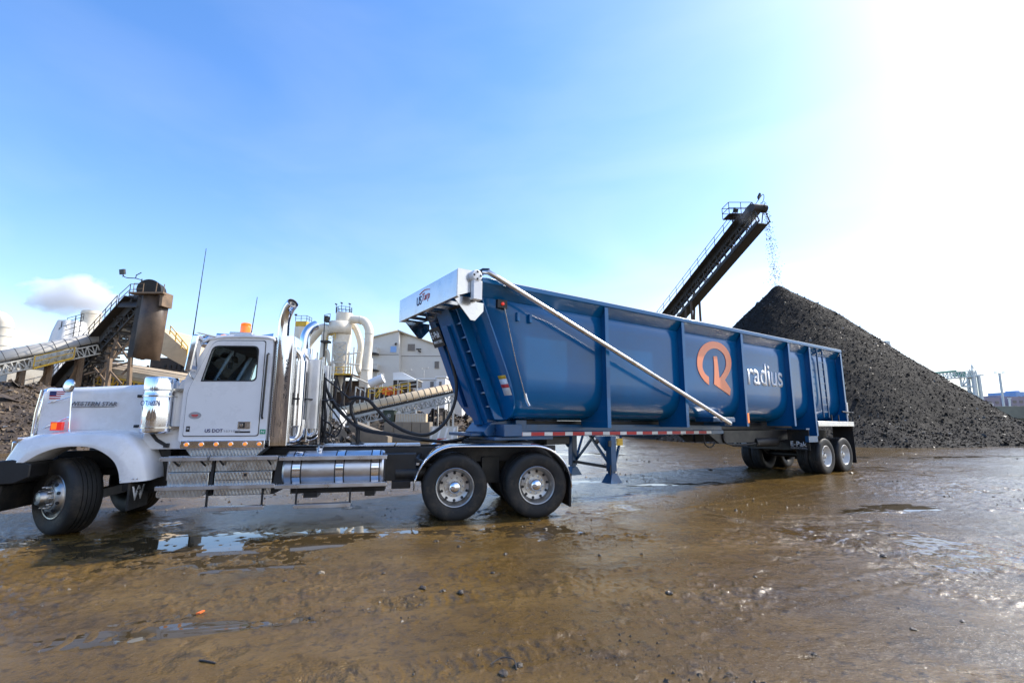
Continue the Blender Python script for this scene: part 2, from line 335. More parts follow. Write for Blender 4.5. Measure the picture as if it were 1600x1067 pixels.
# ------------------------------------------------------------------ ground
def ground_material():
    m = bpy.data.materials.new('wet_mud'); m.use_nodes = True
    n, l = m.node_tree.nodes, m.node_tree.links; p = n['Principled BSDF']
    t = n.new('ShaderNodeNewGeometry').outputs['Position']
    def noi(sc_, det=6, ro=.6, dist=0, stretch=None):
        a = n.new('ShaderNodeTexNoise'); a.inputs['Scale'].default_value = sc_; a.inputs['Detail'].default_value = det; a.inputs['Roughness'].default_value = ro; a.inputs['Distortion'].default_value = dist
        src = t
        if stretch:
            mp_ = n.new('ShaderNodeMapping'); mp_.inputs['Rotation'].default_value = (0, 0, stretch[0]); mp_.inputs['Scale'].default_value = stretch[1]
            l.new(t, mp_.inputs['Vector']); src = mp_.outputs['Vector']
        l.new(src, a.inputs['Vector']); return a.outputs['Fac']
    def mr(src, a, b, c=0, d=1):
        r = n.new('ShaderNodeMapRange'); r.inputs['From Min'].default_value = a; r.inputs['From Max'].default_value = b; r.inputs['To Min'].default_value = c; r.inputs['To Max'].default_value = d
        r.interpolation_type = 'SMOOTHSTEP'; l.new(src, r.inputs['Value']); return r.outputs['Result']
    def math_(op, a, b):
        q = n.new('ShaderNodeMath'); q.operation = op
        for i, v in enumerate((a, b)):
            if isinstance(v, (int, float)): q.inputs[i].default_value = v
            else: l.new(v, q.inputs[i])
        return q.outputs[0]
    def mixc(f, a, b):
        q = n.new('ShaderNodeMix'); q.data_type = 'RGBA'; l.new(f, q.inputs['Factor'])
        for k, v in (('A', a), ('B', b)):
            if isinstance(v, tuple): q.inputs[k].default_value = (*v, 1)
            else: l.new(v, q.inputs[k])
        return q.outputs['Result']
    big = noi(.22, 5, .55, .3); streak = noi(.9, 6, .6, .4, (R(-30), (.7, 1.3, 1)))
    mid = noi(1.6, 8, .62, .2); fine = noi(9, 8, .68); grit = noi(46, 5, .65)
    c = mixc(mr(big, .35, .65), (.130, .073, .014), (.092, .055, .016))
    c = mixc(mr(streak, .42, .68, 0, .65), c, (.18, .110, .034))
    c = mixc(mr(mid, .5, .72, 0, .6), c, (.048, .032, .018))
    c = mixc(mr(grit, .60, .74, 0, .75), c, (.018, .015, .012))
    c = mixc(mr(grit, .24, .36, .45, 0), c, (.17, .14, .1))
    c = mixc(mr(fine, .53, .64, 0, .62), c, (.034, .024, .013))
    med = noi(21, 6, .7)
    c = mixc(mr(med, .55, .66, 0, .6), c, (.030, .023, .014)); c = mixc(mr(med, .28, .40, .45, 0), c, (.21, .145, .07))
    level = math_('ADD', math_('MULTIPLY', big, .7), math_('MULTIPLY', mid, .42))
    wet = mr(level, .44, .50, 1, 0)                       # standing water
    
    c = mixc(math_('MULTIPLY', wet, .55), c, (.085, .054, .022))
    l.new(c, p.inputs['Base Color'])
    rough = n.new('ShaderNodeMix'); l.new(wet, rough.inputs['Factor'])
    l.new(math_('ADD', mr(streak, .36, .64, .20, .09), mr(grit, .5, .72, 0, .15)), rough.inputs['A']); rough.inputs['B'].default_value = .06
    l.new(rough.outputs['Result'], p.inputs['Roughness'])
    p.inputs['IOR'].default_value = 1.42
    # heights in metres: soft ruts, crumbs, grit
    rut = noi(1.1, 3, .5, .6, (R(-28), (.8, 1.4, 1)))
    h = math_('ADD', math_('MULTIPLY', rut, .03), math_('ADD', math_('MULTIPLY', fine, .010), math_('MULTIPLY', grit, .0055)))
    h = math_('MULTIPLY', h, math_('SUBTRACT', 1.0, math_('MULTIPLY', wet, .9)))
    b = n.new('ShaderNodeBump'); b.inputs['Strength'].default_value = 1.0; b.inputs['Distance'].default_value = 1.0
    l.new(h, b.inputs['Height']); l.new(b.outputs['Normal'], p.inputs['Normal'])
    return m
MUDMAT = ground_material()
g = MB()
xs = [-3000, -800, -250, -100, -50, 0, 50, 100, 250, 800, 3000]; ys = [-400, -60, -10, 0, 20, 50, 100, 250, 800, 3000]
g.sheet([[(x, y, 0) for x in xs] for y in ys])
tag(g.build('ground', MUDMAT), 'wet brown mud yard with shallow puddles in front of the truck', 'ground', kind='structure')

# ------------------------------------------------------------------ scrap heaps
def lattice_noise(x, y, f, seed):
    r = np.random.default_rng(seed); T = r.random((256, 256))
    u, v = x * f, y * f; i, j = np.floor(u).astype(int), np.floor(v).astype(int); a, b = u - i, v - j
    a, b = a * a * (3 - 2 * a), b * b * (3 - 2 * b)
    g_ = lambda p, q: T[p % 256, q % 256]
    return (g_(i, j) * (1 - a) + g_(i + 1, j) * a) * (1 - b) + (g_(i, j + 1) * (1 - a) + g_(i + 1, j + 1) * a) * b - .5
def heap_height(x, y, cones, seed, amp):
    wx = x + 2.2 * amp * lattice_noise(x, y, .16, seed + 5); wy = y + 2.2 * amp * lattice_noise(x, y, .16, seed + 6)
    h = np.full_like(x, -9.0)
    for cx, cy, ch, sl in cones:
        d = np.hypot(wx - cx, wy - cy); h = np.maximum(h, ch - sl * (np.sqrt(d * d + .16) - .4))
    for f, a in ((.25, .5), (.7, .22), (2.1, .12), (5.3, .06)): h = h + amp * a * lattice_noise(x, y, f, seed) * np.clip(h + .6, 0.1, 1)
    return h
def heap(name, label, cones, box, step, shards, size, mats, seed, amp=1.0, front=None, top=.3):
    x0, x1, y0, y1 = box
    X, Y = np.meshgrid(np.arange(x0, x1, step), np.arange(y0, y1, step)); H = heap_height(X, Y, cones, seed, amp)
    ny, nx = X.shape; idx = -np.ones(X.shape, int)
    keep = H > -.25; idx[keep] = np.arange(keep.sum())
    V = np.stack([X[keep], Y[keep], H[keep]], 1)
    a, b, c, d = idx[:-1, :-1], idx[:-1, 1:], idx[1:, 1:], idx[1:, :-1]
    ok = (a >= 0) & (b >= 0) & (c >= 0) & (d >= 0)
    Fq = np.stack([a[ok], b[ok], c[ok], d[ok]], 1)
    r = np.random.default_rng(seed + 1)
    # loose shards lying over the slope, thicker on the side one can see
    px = r.uniform(x0, x1, shards * 3); py = r.uniform(y0, y1, shards * 3)
    ph = heap_height(px, py, cones, seed, amp); e = .2
    gx = (heap_height(px + e, py, cones, seed, amp) - ph) / e; gy = (heap_height(px, py + e, cones, seed, amp) - ph) / e
    sel = (ph > .02) & ((gx * px + gy * py > -.35 * np.hypot(px, py)))
    px, py, ph, gx, gy = [q[sel][:shards] for q in (px, py, ph, gx, gy)]; k = len(px)
    nrm = np.stack([-gx, -gy, np.ones(k)], 1) * .8 + r.normal(0, .55, (k, 3)); nrm /= np.linalg.norm(nrm, axis=1)[:, None]
    rv = r.normal(0, 1, (k, 3)); t1 = np.cross(nrm, rv); t1 /= np.linalg.norm(t1, axis=1)[:, None]; t2 = np.cross(nrm, t1)
    sz = size * np.exp(r.normal(0, .52, k))[:, None]; asp = r.uniform(.35, 1, (k, 1))
    ctr = np.stack([px, py, ph], 1) + np.array([0, 0, 1]) * sz * r.uniform(-.1, .35, (k, 1))
    q = []
    for sx_, sy_ in ((-1, -1), (1, -.7), (.8, 1), (-.7, .8)):
        q.append(ctr + (t1 * sx_ + t2 * sy_ * asp + nrm * r.uniform(-.35, .35, (k, 1))) * sz * .5)
    Q = np.stack(q, 1).reshape(-1, 3); b0 = len(V)
    V = np.concatenate([V, Q]); Fs = (b0 + np.arange(k * 4)).reshape(-1, 4)
    Fa = np.concatenate([Fq, Fs])
    me = bpy.data.meshes.new(name); me.vertices.add(len(V)); me.vertices.foreach_set('co', V.astype(np.float32).ravel())
    me.loops.add(Fa.size); me.loops.foreach_set('vertex_index', Fa.astype(np.int32).ravel())
    me.polygons.add(len(Fa)); me.polygons.foreach_set('loop_start', (np.arange(len(Fa)) * 4).astype(np.int32))
    mi = np.zeros(len(Fa), np.int32); mi[len(Fq):] = r.choice(len(mats), k, p=[m_[1] for m_ in mats]); 
    for m_, _ in mats: me.materials.append(m_)
    me.polygons.foreach_set('material_index', mi); me.update(calc_edges=True); me.validate()
    o = bpy.data.objects.new(name, me); col.objects.link(o)
    return tag(o, label, 'scrap pile')
sd_a = principled('dark_scrap', (.022, .0195, .017), .85, 0, vary=.5, vscale=2.5, spec=.1)
sd_b = principled('grey_scrap', (.05, .048, .045), .6, .1, vary=.4, vscale=2, spec=.2)
sd_c = principled('brown_scrap', (.035, .026, .02), .8, 0, vary=.5, vscale=2, spec=.1)
sd_d = principled('pale_scrap', (.17, .16, .145), .5, .2, vary=.3, vscale=2)
sb_a = principled('earthy_scrap', (.07, .05, .034), .75, .05, vary=.5, vscale=2)
sb_b = principled('tan_scrap', (.16, .115, .07), .7, .05, vary=.4, vscale=2)
# near part of the yard: the mud's real relief, clods, crumbs and smooth wet hollows
dd = 2.3 * (1.0046 ** np.arange(0, 570)); aa = np.tan(np.linspace(-.90, .90, 1150))
YY, AA = np.meshgrid(dd, aa, indexing='ij'); XX = YY * AA
spac = YY * .0046
patch = lattice_noise(XX, YY, .33, 201) * 1.1 + lattice_noise(XX + YY * .5, YY * 1.6 - XX * .6, .8, 202) * .9 + lattice_noise(XX, YY, 2.1, 203) * .5
clod = np.clip(.45 + 1.5 * patch, .12, 1.1)
ZZ = np.zeros_like(XX)
for f, a, sd_ in ((.5, .014, 210), (1.7, .018, 211), (4.5, .022, 212), (11, .026, 213), (26, .020, 214), (55, .011, 215)):
    k = np.clip((1 / f) / spac - .6, 0, 1)
    c_, s__ = math.cos(sd_), math.sin(sd_)
    nzv = lattice_noise(XX * c_ - YY * s__, XX * s__ + YY * c_, f, sd_)
    if f > 3: nzv = np.clip(nzv * 2.2 - .25, -.16, 1) * .7
    ZZ += a * k * nzv * (clod if f > 1 else 1)
for tx_, ty_, an_, cu_ in ((-2.2, 4.0, 17, .012), (-.9, 3.2, 19, .010), (1.0, 9.5, 30, .006), (2.2, 8.2, 31, .006)):
    ca_, sa_ = math.cos(R(an_)), math.sin(R(an_)); s_ = (XX - tx_) * ca_ + (YY - ty_) * sa_; l_ = -(XX - tx_) * sa_ + (YY - ty_) * ca_ - cu_ * s_ * s_
    l_ = l_ + .05 * lattice_noise(s_, s_ * 0, .7, 231); m_k = np.clip((.15 - np.abs(l_)) / .04, 0, 1) * np.clip(.6 + 1.6 * lattice_noise(XX, YY, .5, 232), 0, 1)
    ZZ += m_k * (-.008 + .006 * np.clip(2.2 * np.sin(s_ * 46 + 9 * np.abs(l_) + 3 * lattice_noise(XX, YY, 3.0, 233)), -1, 1) * np.clip(.2 + 2.2 * lattice_noise(XX, YY, 1.3, 234) + .4, 0, 1) * np.clip(1.6 - YY * .1, 0, 1)) + .006 * np.exp(-((np.abs(l_) - .19) / .035) ** 2) * np.clip(.6 + 1.6 * lattice_noise(XX, YY, .5, 232), 0, 1)
edge = np.clip((dd[-1] - YY) / 6, 0, 1) * np.clip((.90 - np.abs(np.arctan(AA))) / .05, 0, 1)
ZZ = (ZZ + .016) * edge + .004
nr, nc = XX.shape; ii = np.arange(nr * nc).reshape(nr, nc)
Fq = np.stack([ii[:-1, :-1], ii[:-1, 1:], ii[1:, 1:], ii[1:, :-1]], -1).reshape(-1, 4)
me = bpy.data.meshes.new('mud'); me.vertices.add(nr * nc); me.vertices.foreach_set('co', np.stack([XX, YY, ZZ], -1).astype(np.float32).ravel())
me.loops.add(Fq.size); me.loops.foreach_set('vertex_index', Fq.astype(np.int32).ravel()); me.polygons.add(len(Fq)); me.polygons.foreach_set('loop_start', (np.arange(len(Fq)) * 4).astype(np.int32))
me.update(calc_edges=True); me.polygons.foreach_set('use_smooth', [True] * len(Fq)); me.materials.append(MUDMAT)
o = bpy.data.objects.new('mud', me); col.objects.link(o); tag(o, 'rough trodden wet mud with crumbs and hollows in the foreground', 'mud', kind='structure')
# standing water: nearly flat sheets that the mud's own clods break through
for k, (px_, py_, ra, rb, an_, zz_) in enumerate(((-3.4, 6.55, 4.3, 1.15, 10, .0205), (-.2, 6.95, 1.7, .75, 12, .021), (-2.7, 3.85, 1.35, .42, 8, .0195), (2.0, 8.2, 1.5, .6, 25, .0195), (6.8, 8.9, 1.5, .45, 15, .020), (5.2, 12.2, 3.5, .7, 8, .019), (17, 20.5, 8, .9, 2, .021), (4.0, 22.5, 6, .8, 0, .020), (1.0, 12.3, 2.2, .7, 20, .0195))):
    q = MB(); rows = []; ca_, sa_ = math.cos(R(an_)), math.sin(R(an_))
    for j in range(9):
        t = j / 8; row = []
        for i in range(49):
            a = 2 * math.pi * i / 48; w = t * (1 + .22 * math.sin(3 * a + k) + .13 * math.sin(7 * a + 2 * k) + .08 * math.sin(13 * a + k))
            x, y = ra * w * math.cos(a), rb * w * math.sin(a); row.append((px_ + x * ca_ - y * sa_, py_ + x * sa_ + y * ca_, zz_ - (zz_ - .003) * t ** 3))
        rows.append(row)
    q.sheet(rows); o = q.build('puddle', 'water', angle=60); tag(o, 'shallow muddy puddle lying in a hollow of the yard', 'puddle', kind='structure'); del o['category']
apex = at(1216, 450, 47)
ridge = [(apex.x, 47, apex.z + .2, .93), (28.5, 45, 8.5, .56), (21, 38, 3.6, .42), (31, 37, 3.2, .36), (24, 34, 2.0, .3), (36, 40, 2.6, .33)]
heap('scrap_pile', 'tall black cone of shredded scrap behind the back of the trailer', ridge, (4, 74, 22, 74), 0.25, 170000, .056,
     [(sd_a, .62), (sd_c, .22), (sd_b, .14), (sd_d, .02)], 11, .55)
l0 = at(10, 590, 27); l1 = at(70, 598, 30); l2 = at(150, 603, 34)
heap('scrap_pile', 'brown heap of earthy scrap at the left edge, beside the truck bonnet',
     [(l0.x - 5, 28, l0.z, .62), (l0.x, 27, l0.z - .2, .6), (l1.x, 30, l1.z, .6), (l2.x, 34, l2.z, .6), (l2.x + 4, 36, l2.z - .3, .6)], (-46, -12, 18, 46), .2, 34000, .10,
     [(sb_a, .5), (sb_b, .35), (sd_a, .12), (sd_d, .03)], 23, .45)
eb = [(x, 104 + 6 * math.sin(x), 7 + 1.5 * math.sin(x * .31), .5) for x in range(-190, -40, 9)]
o = heap('earth_bank', 'low brown earth bank running behind the whole plant', eb, (-200, -28, 82, 122), .9, 5000, .5, [(sb_a, .6), (sb_b, .4)], 51, 1.0); o['kind'] = 'structure'; del o['category']
o = heap('earth_bank', 'low dark bank of earth and debris behind the concrete blocks and skip', [(x, 58 + 2 * math.sin(x), 2.5 + .4 * math.sin(x * 1.3), .6) for x in range(-24, 4, 3)], (-32, 8, 50, 66), .4, 5000, .3, [(sb_a, .6), (sb_b, .2), (sd_a, .2)], 57, .8); o['kind'] = 'structure'; del o['category']
c0 = at(486, 646, 31)
heap('scrap_pile', 'small silvery heap of tangled scrap behind the truck cab and its hoses',
     [(c0.x, 31, c0.z + .1, .75), (c0.x - 2.5, 31.5, c0.z + .3, .75), (c0.x + 1.0, 30.6, c0.z - .75, .7)], (-22, -7, 26, 38), .14, 9000, .14,
     [(sd_a, .35), (sd_b, .3), (sb_a, .2), (sd_d, .15)], 31, .5)
o = heap('earth_bank', 'long brown bank of earth added out of view behind the camera for reflections', [(-36, -34, 9, .75), (-24, -33, 9.5, .8), (-10, -34, 9.5, .8), (0, -36, 9, .75), (8, -38, 6, .7)], (-54, 20, -56, -16), .5, 9000, .2,  # unseen heap, added to darken what the chrome and paint reflect
     [(sb_a, .5), (sb_b, .35), (sd_a, .15)], 41, .6); o['kind'] = 'structure'; del o['category']

# ------------------------------------------------------------------ wheels (axle along local y, outer face towards -y)
def tyre_mb(Rr=.525, w=.28, y=0.0, ribs=4):
    mb = MB(); h = w / 2; prof = [(.29, -.02), (.30, .0), (.315, .012), (.36, .022), (.43, .03), (Rr - .045, .026), (Rr - .018, .006), (Rr - .004, -.02)]
    n = ribs; a0, a1 = -.03, -(w - .03); st = (a1 - a0) / n
    for i in range(n):
        s, e = a0 + st * i, a0 + st * (i + 1)
        prof += [(Rr, s - .004), (Rr, e + .010), (Rr - .014, e + .007), (Rr - .014, e - .002)] if i < n - 1 else [(Rr, s - .004), (Rr, e + .004)]
    prof += [(Rr - .006, -w + .02), (Rr - .02, -w - .004), (Rr - .05, -w - .024), (.43, -w - .03), (.34, -w - .02), (.29, -w + .02), (.27, -w + .05)]
    mb.lathe([(r, a - .03) for r, a in prof], (0, y, 0), n=56); return mb
def wheel_kind(kind):
    if kind == 'steer':
        prof = [(.28, -.2), (.262, -.09), (.29, -.045), (.302, -.03), (.306, -.022), (.298, -.016), (.285, -.02), (.272, -.045), (.262, -.055), (.25, -.03), (.225, .0), (.19, .022), (.168, .028), (.166, .04), (.15, .042), (.02, .042)]
        hole_r, hole_a, hr, nut_a, nut_l = .213, .012, .024, .04, .055
    elif kind == 'drive':
        prof = [(.28, -.28), (.262, -.2), (.262, -.1), (.286, -.045), (.302, -.03), (.308, -.02), (.299, -.012), (.287, -.018), (.275, -.045), (.262, -.075), (.250, -.125), (.235, -.15), (.19, -.168), (.168, -.172), (.165, -.165), (.13, -.165), (.02, -.165)]
        hole_r, hole_a, hr, nut_a, nut_l = .213, -.157, .023, -.165, .03
    else:
        prof = [(.28, -.28), (.262, -.2), (.262, -.1), (.286, -.045), (.302, -.03), (.308, -.02), (.299, -.012), (.287, -.018), (.27, -.06), (.258, -.12), (.235, -.155), (.19, -.168), (.15, -.172), (.02, -.172)]
        hole_r, hole_a, hr, nut_a, nut_l = .21, -.16, .02, -.17, .03
    rim = MB(); rim.lathe(prof, (0, 0, 0), n=56); rim.slot(1)
    for k in range(10):
        t = 2 * math.pi * (k + .5) / 10; c = Vector((hole_r * math.cos(t), -hole_a, hole_r * math.sin(t)))
        nd = Vector((math.cos(t) * (.5 if kind == 'steer' else -.45), -1, math.sin(t) * (.5 if kind == 'steer' else -.45))).normalized()
        rim.lathe([(hr, -.004), (hr, .006), (.001, .006)], c, ax=nd, n=14)
    w = rim.build('wheel', ['rimw' if kind == 'trailer' else 'rim', 'plastic'])
    if kind == 'trailer':
        w.data.materials[0] = M['rimw']
    t = tyre_mb(.53 if kind == 'steer' else .525, .33 if kind == 'steer' else .275, ribs=5 if kind == 'steer' else 4).build('tyre', 'rubber', w)
    if kind != 'steer':
        tyre_mb(y=.325).build('tyre', 'rubber', w)
    hub = MB()
    for k in range(10):
        t = 2 * math.pi * k / 10; c = (.143 * math.cos(t), -nut_a, .143 * math.sin(t))
        hub.lathe([(.019, 0), (.019, .012), (.014, .016), (.013, nut_l - .008), (.007, nut_l), (.001, nut_l)], c, n=12)
    a = nut_a
    if kind == 'steer': hub.lathe([(.112, a), (.112, a + .05), (.1, a + .085), (.085, a + .11), (.045, a + .125), (.001, a + .128)], (0, 0, 0), n=32)
    elif kind == 'drive': hub.lathe([(.108, a), (.106, a + .07), (.099, a + .11), (.082, a + .14), (.05, a + .158), (.001, a + .163)], (0, 0, 0), n=32)
    else: hub.lathe([(.1, a), (.098, a + .06), (.075, a + .075), (.07, a + .11), (.05, a + .12), (.001, a + .121)], (0, 0, 0), n=28)
    hub.build('hub', 'rim' if kind != 'drive' else 'chrome', w)
    return w

# ------------------------------------------------------------------ the tractor
truck = thing('semi_truck', 'white conventional cab semi truck with orange beacon, chrome stacks and blue trailer hitched behind', 'truck', (-.8998, 7.7798, 0), R(11.66))
W2 = 2.44
def mir(y): return W2 - y
def rr_ring(x, y0, y1, z0, z1, r, n=5):
    return [(x, a, b) for a, b in rounded([(y0, z0), (y1, z0), (y1, z1), (y0, z1)], [.02, .02, r, r], n)]
# frame
f = MB()
for y in (.78, 1.58): f.box(-6.0, 1.9, y, y + .08, .86, 1.13)
for x in (-5.3, -4.2, -2.9, -1.5, -.6, .68, 1.85): f.box(x - .06, x + .06, .861, 1.579, .9, 1.1)
f.box(-1.15, -.62, .35, .78, .62, 1.04); f.box(-1.0, -.7, .3, .7, .5, .62)
f.tube([(-.95, .45, .72), (-.45, .45, .72)], .13, 16); f.beam((-.6, .3, .95), (-.38, .12, .86), .05)
f.tube([(-2.6, 1.22, .72), (0, 1.22, .62), (1.35, 1.22, .58)], .06, 10)
f.lathe([(.001, .2), (.2, .15), (.24, 0), (.2, -.15), (.001, -.2)], (0, 1.22, .52), ax=(1, 0, 0), n=20); f.lathe([(.001, .2), (.2, .15), (.24, 0), (.2, -.15), (.001, -.2)], (1.35, 1.22, .52), ax=(1, 0, 0), n=20)
for x in (0, 1.35): f.tube([(x, .3, .525), (x, 2.14, .525)], .09, 14)
for y in (.72, 1.66):
    f.box(-.35, 1.7, y, y + .1, .5, .62); f.box(.52, .84, y, y + .12, .6, .95)
    for x in (0, 1.35): f.lathe([(.001, 0), (.13, 0), (.14, .08), (.11, .14), (.14, .2), (.13, .26), (.001, .26)], (x + .22, y + .05, .6), ax=(0, 0, 1), n=16)
f.box(-6.0, -4.4, .86, 1.58, .75, 1.0)                      # engine sump and front axle beam
f.beam((-5.32, .45, .5), (-5.32, 2.0, .5), .12, .14)
f.box(-4.9, -4.3, .5, .78, .55, 1.15); f.box(-4.75, -3.9, .65, .95, .5, .95)
f.build('frame', 'black', truck, bevel=.008)
dk = MB(); dk.box(-2.22, -1.0, .80, 1.64, 1.145, 1.165); dk.box(-.98, -.55, .80, 1.64, 1.143, 1.163)
dk.build('deck_plate', 'alu', truck, bevel=.004)
fw = MB(); fw.box(.25, 1.1, .8, 1.64, 1.14, 1.19)
fw.prism(arc((.68, 1.22), .46, 200, 520, 24) + [(.55, 1.28), (.2, 1.27)] if False else arc((.68, 1.22), .46, 0, 359, 30), 1.19, 1.235, 'xy')
fw.prism([(1.0, .95), (1.5, .85), (1.5, 1.15), (1.05, 1.18)], 1.14, 1.2, 'xy'); fw.prism([(1.0, 1.49), (1.5, 1.59), (1.5, 1.29), (1.05, 1.26)], 1.14, 1.2, 'xy')
fw.build('fifth_wheel', 'black', truck, bevel=.006)
# bumper
b = MB(); b.prism(rounded([(-6.42, .72), (-6.42, 1.02), (-6.0, 1.06), (-5.78, 1.0), (-5.78, .82), (-5.95, .74)], [.05, .05, .02, .02, .02, .02]), .02, 2.42)
b.build('bumper', 'plastic', truck, bevel=.015)
q = MB(); q.prism(rounded([(-6.36, .72), (-6.12, .72), (-6.16, .36), (-6.30, .34)], .04), .1, 2.34); q.build('air_dam', 'rubber', truck, bevel=.02)
# hood
rings = [rr_ring(*a) for a in [(-6.10, .56, 1.88, 1.33, 2.02, .10), (-6.07, .50, 1.94, 1.33, 2.065, .13), (-5.5, .46, 1.98, 1.33, 2.09, .13), (-4.8, .42, 2.02, 1.3, 2.13, .12), (-4.16, .38, 2.06, 1.25, 2.175, .11)]]
hood = MB().loft(rings).build('hood', 'white', truck, angle=40)
g_ = MB(); ring = rr_ring(-6.14, .52, 1.92, 1.38, 2.05, .12); ring2 = rr_ring(-6.05, .50, 1.94, 1.38, 2.075, .13)
g_.loft([ring, ring2]); g_.slot(1)
for k in range(11): g_.box(-6.155, -6.138, .64 + k * .106, .67 + k * .106, 1.42, 1.97)
g_.build('grille', ['chrome', 'plastic'], truck, bevel=.006)
lettering('name_badge', 'WESTERN STAR', 'badge', hood, (-5.66, .438, 1.80), .60, .062, rot=(R(90), 0, R(-2.2)), depth=.012, shear=.2, bold=.008, spacing=1.08)
bl = MB(); bl.box(-5.67, -5.06, .437, .446, 1.782, 1.79); bl.build('badge_strip', 'badge', hood)
fl = MB(); fx, fz = -5.985, 1.90
for k in range(7): fl.slot(1 if k % 2 else 0).box(fx, fx + .2, .484, .487, fz + k * .0165, fz + (k + 1) * .0165)
fl.slot(2).box(fx, fx + .085, .481, .4838, fz + .05, fz + .1155); fl.build('flag_decal', ['redtape', 'letterw', 'navy'], hood)
for k in range(9): seam = MB(); seam.lathe([(.009, 0), (.007, .006), (.001, .008)], (-4.64, .418, 1.45 + k * .07), n=8); seam.build('hood_rivet', 'chrome', hood)
for z in (1.5, 1.95): q = MB(); q.box(-4.80, -4.66, .40, .416, z - .02, z + .02); q.tube([(-4.78, .395, z), (-4.69, .395, z)], .014, 8); q.build('hood_latch', 'plastic', hood, bevel=.004)
q = MB(); q.box(-6.0, -4.7, .435, .44, 1.455, 1.463); q.build('hood_crease', 'white', hood)
# front fenders: crowned sweep round the wheel arch
arch_c = (-5.32, .56)
def fender_rows(inner=False):
    rows = []
    top = smooth_path([(-6.16, 0, 1.03), (-6.1, 0, 1.17), (-6.0, 0, 1.345), (-5.72, 0, 1.405), (-5.32, 0, 1.43), (-4.95, 0, 1.425), (-4.68, 0, 1.36), (-4.5, 0, 1.17), (-4.40, 0, .95), (-4.36, 0, .74)], 5)
    lip = smooth_path([(-5.86, 0, 1.02), (-5.80, 0, 1.06), (-5.70, 0, 1.125), (-5.52, 0, 1.20), (-5.30, 0, 1.225), (-5.08, 0, 1.20), (-4.90, 0, 1.10), (-4.79, 0, .99), (-4.73, 0, .86), (-4.70, 0, .72)], 5)
    for p, q in zip(top, lip):
        d = q - p
        rows.append([(q.x - d.x * .06, .02 + .55, q.z - d.z * .06), (q.x, .045, q.z), (q.x - d.x * .03, .022, q.z - d.z * .03), (p.x + d.x * .72, .014, p.z + d.z * .72), (p.x + d.x * .62, .03, p.z + d.z * .62), (p.x + d.x * .25, .05, p.z + d.z * .25), (p.x + d.x * .1, .085, p.z + d.z * .1), (p.x + d.x * .02, .16, p.z + d.z * .02), (p.x, .27, p.z + .012), (p.x, .56, p.z + .02)])
    return rows
for s in (0, 1):
    rows = fender_rows()
    if s: rows = [[(x, mir(y), z) for x, y, z in r] for r in rows]
    fe = MB(); fe.sheet(rows); fe.add([rows[0][i] for i in range(10)], [tuple(range(10))]); fe.add([rows[-1][i] for i in range(10)], [tuple(range(10))])
    fender = fe.build('fender', 'white', truck, angle=60, fix=True)
    if not s:
        for x in (-4.68, -4.53, -4.48): bt = MB(); bt.lathe([(.012, 0), (.009, .008), (.001, .01)], (x, .016, .775 if x > -4.6 else .75), n=8); bt.build('bolt', 'chrome', fender)
    y = .06 if not s else 2.2
    mf = MB(); mf.box(-4.60, -4.57, y, y + .5, .34, .76); flap = mf.build('mud_flap', 'rubber', truck)
    if not s:
        lettering('flap_letter', 'W', 'letterw', flap, (-4.566, .10, .46), .34, .2, rot=(R(90), 0, R(90)), bold=.03)
        st = MB(); pts = []
        for k in range(10): rr = .055 if k % 2 == 0 else .022; pts.append((.27 + rr * math.sin(k * math.pi / 5), .585 + rr * math.cos(k * math.pi / 5)))
        st.prism(pts, -4.5625, -4.5585, 'yz'); st.build('flap_star', 'plastic', flap)
    hl = MB(); yy = .22 if not s else W2 - .46
    hl.box(-6.18, -6.02, yy, yy + .24, 1.13, 1.3); hl.build('headlight', 'chrome', truck, bevel=.02)
    vz = MB(); yy = .05 if not s else W2 - .45
    vz.prism([(-6.2, 1.335), (-6.0, 1.355), (-6.0, 1.335)], yy, yy + .4); vz.build('headlight_visor', 'chrome', truck)
    sg = MB(); yy = .30 if not s else W2 - .36
    sg.box(-5.80, -5.66, yy, yy + .06, 1.445, 1.565); sg.slot(1).box(-5.785, -5.72, yy - .006, yy, 1.46, 1.55)
    sg.build('turn_signal', ['red', 'orange'], truck, bevel=.008)
    hm = MB(); yy = .34 if not s else W2 - .34
    hm.tube([(-5.58, yy, 1.43), (-5.60, yy, 1.75), (-5.62, yy, 2.07)], .013, 8); hm.tube([(-5.6, yy, 1.64), (-6.06, .52 if not s else W2 - .52, 1.45)], .010, 8); hm.tube([(-5.61, yy, 1.93), (-6.04, .52 if not s else W2 - .52, 1.83)], .010, 8)
    hm.lathe([(.028, 0), (.02, .02), (.014, .04)], (-5.58, yy, 1.425), ax=(0, 0, 1), n=12)
    hmo = hm.build('hood_mirror', 'chrome', truck)
    mm = MB(); ax_ = (-.35, -.93 if not s else .93, .05); c_ = (-5.66, yy - .02, 2.09); mm.lathe([(.001, .016), (.05, .013), (.088, .005), (.094, .0)], c_, ax=ax_, n=28); mm.slot(1).lathe([(.094, .0), (.100, .004), (.100, -.012), (.08, -.03), (.001, -.035)], c_, ax=ax_, n=28); mm.build('mirror_head', ['chrome', 'badge'], hmo)
tr = MB(); tr.tube([(-6.12, .485, 1.36), (-6.11, .475, 1.7), (-6.07, .47, 2.03)], .02, 8); tr.build('grille_trim', 'chrome', truck)
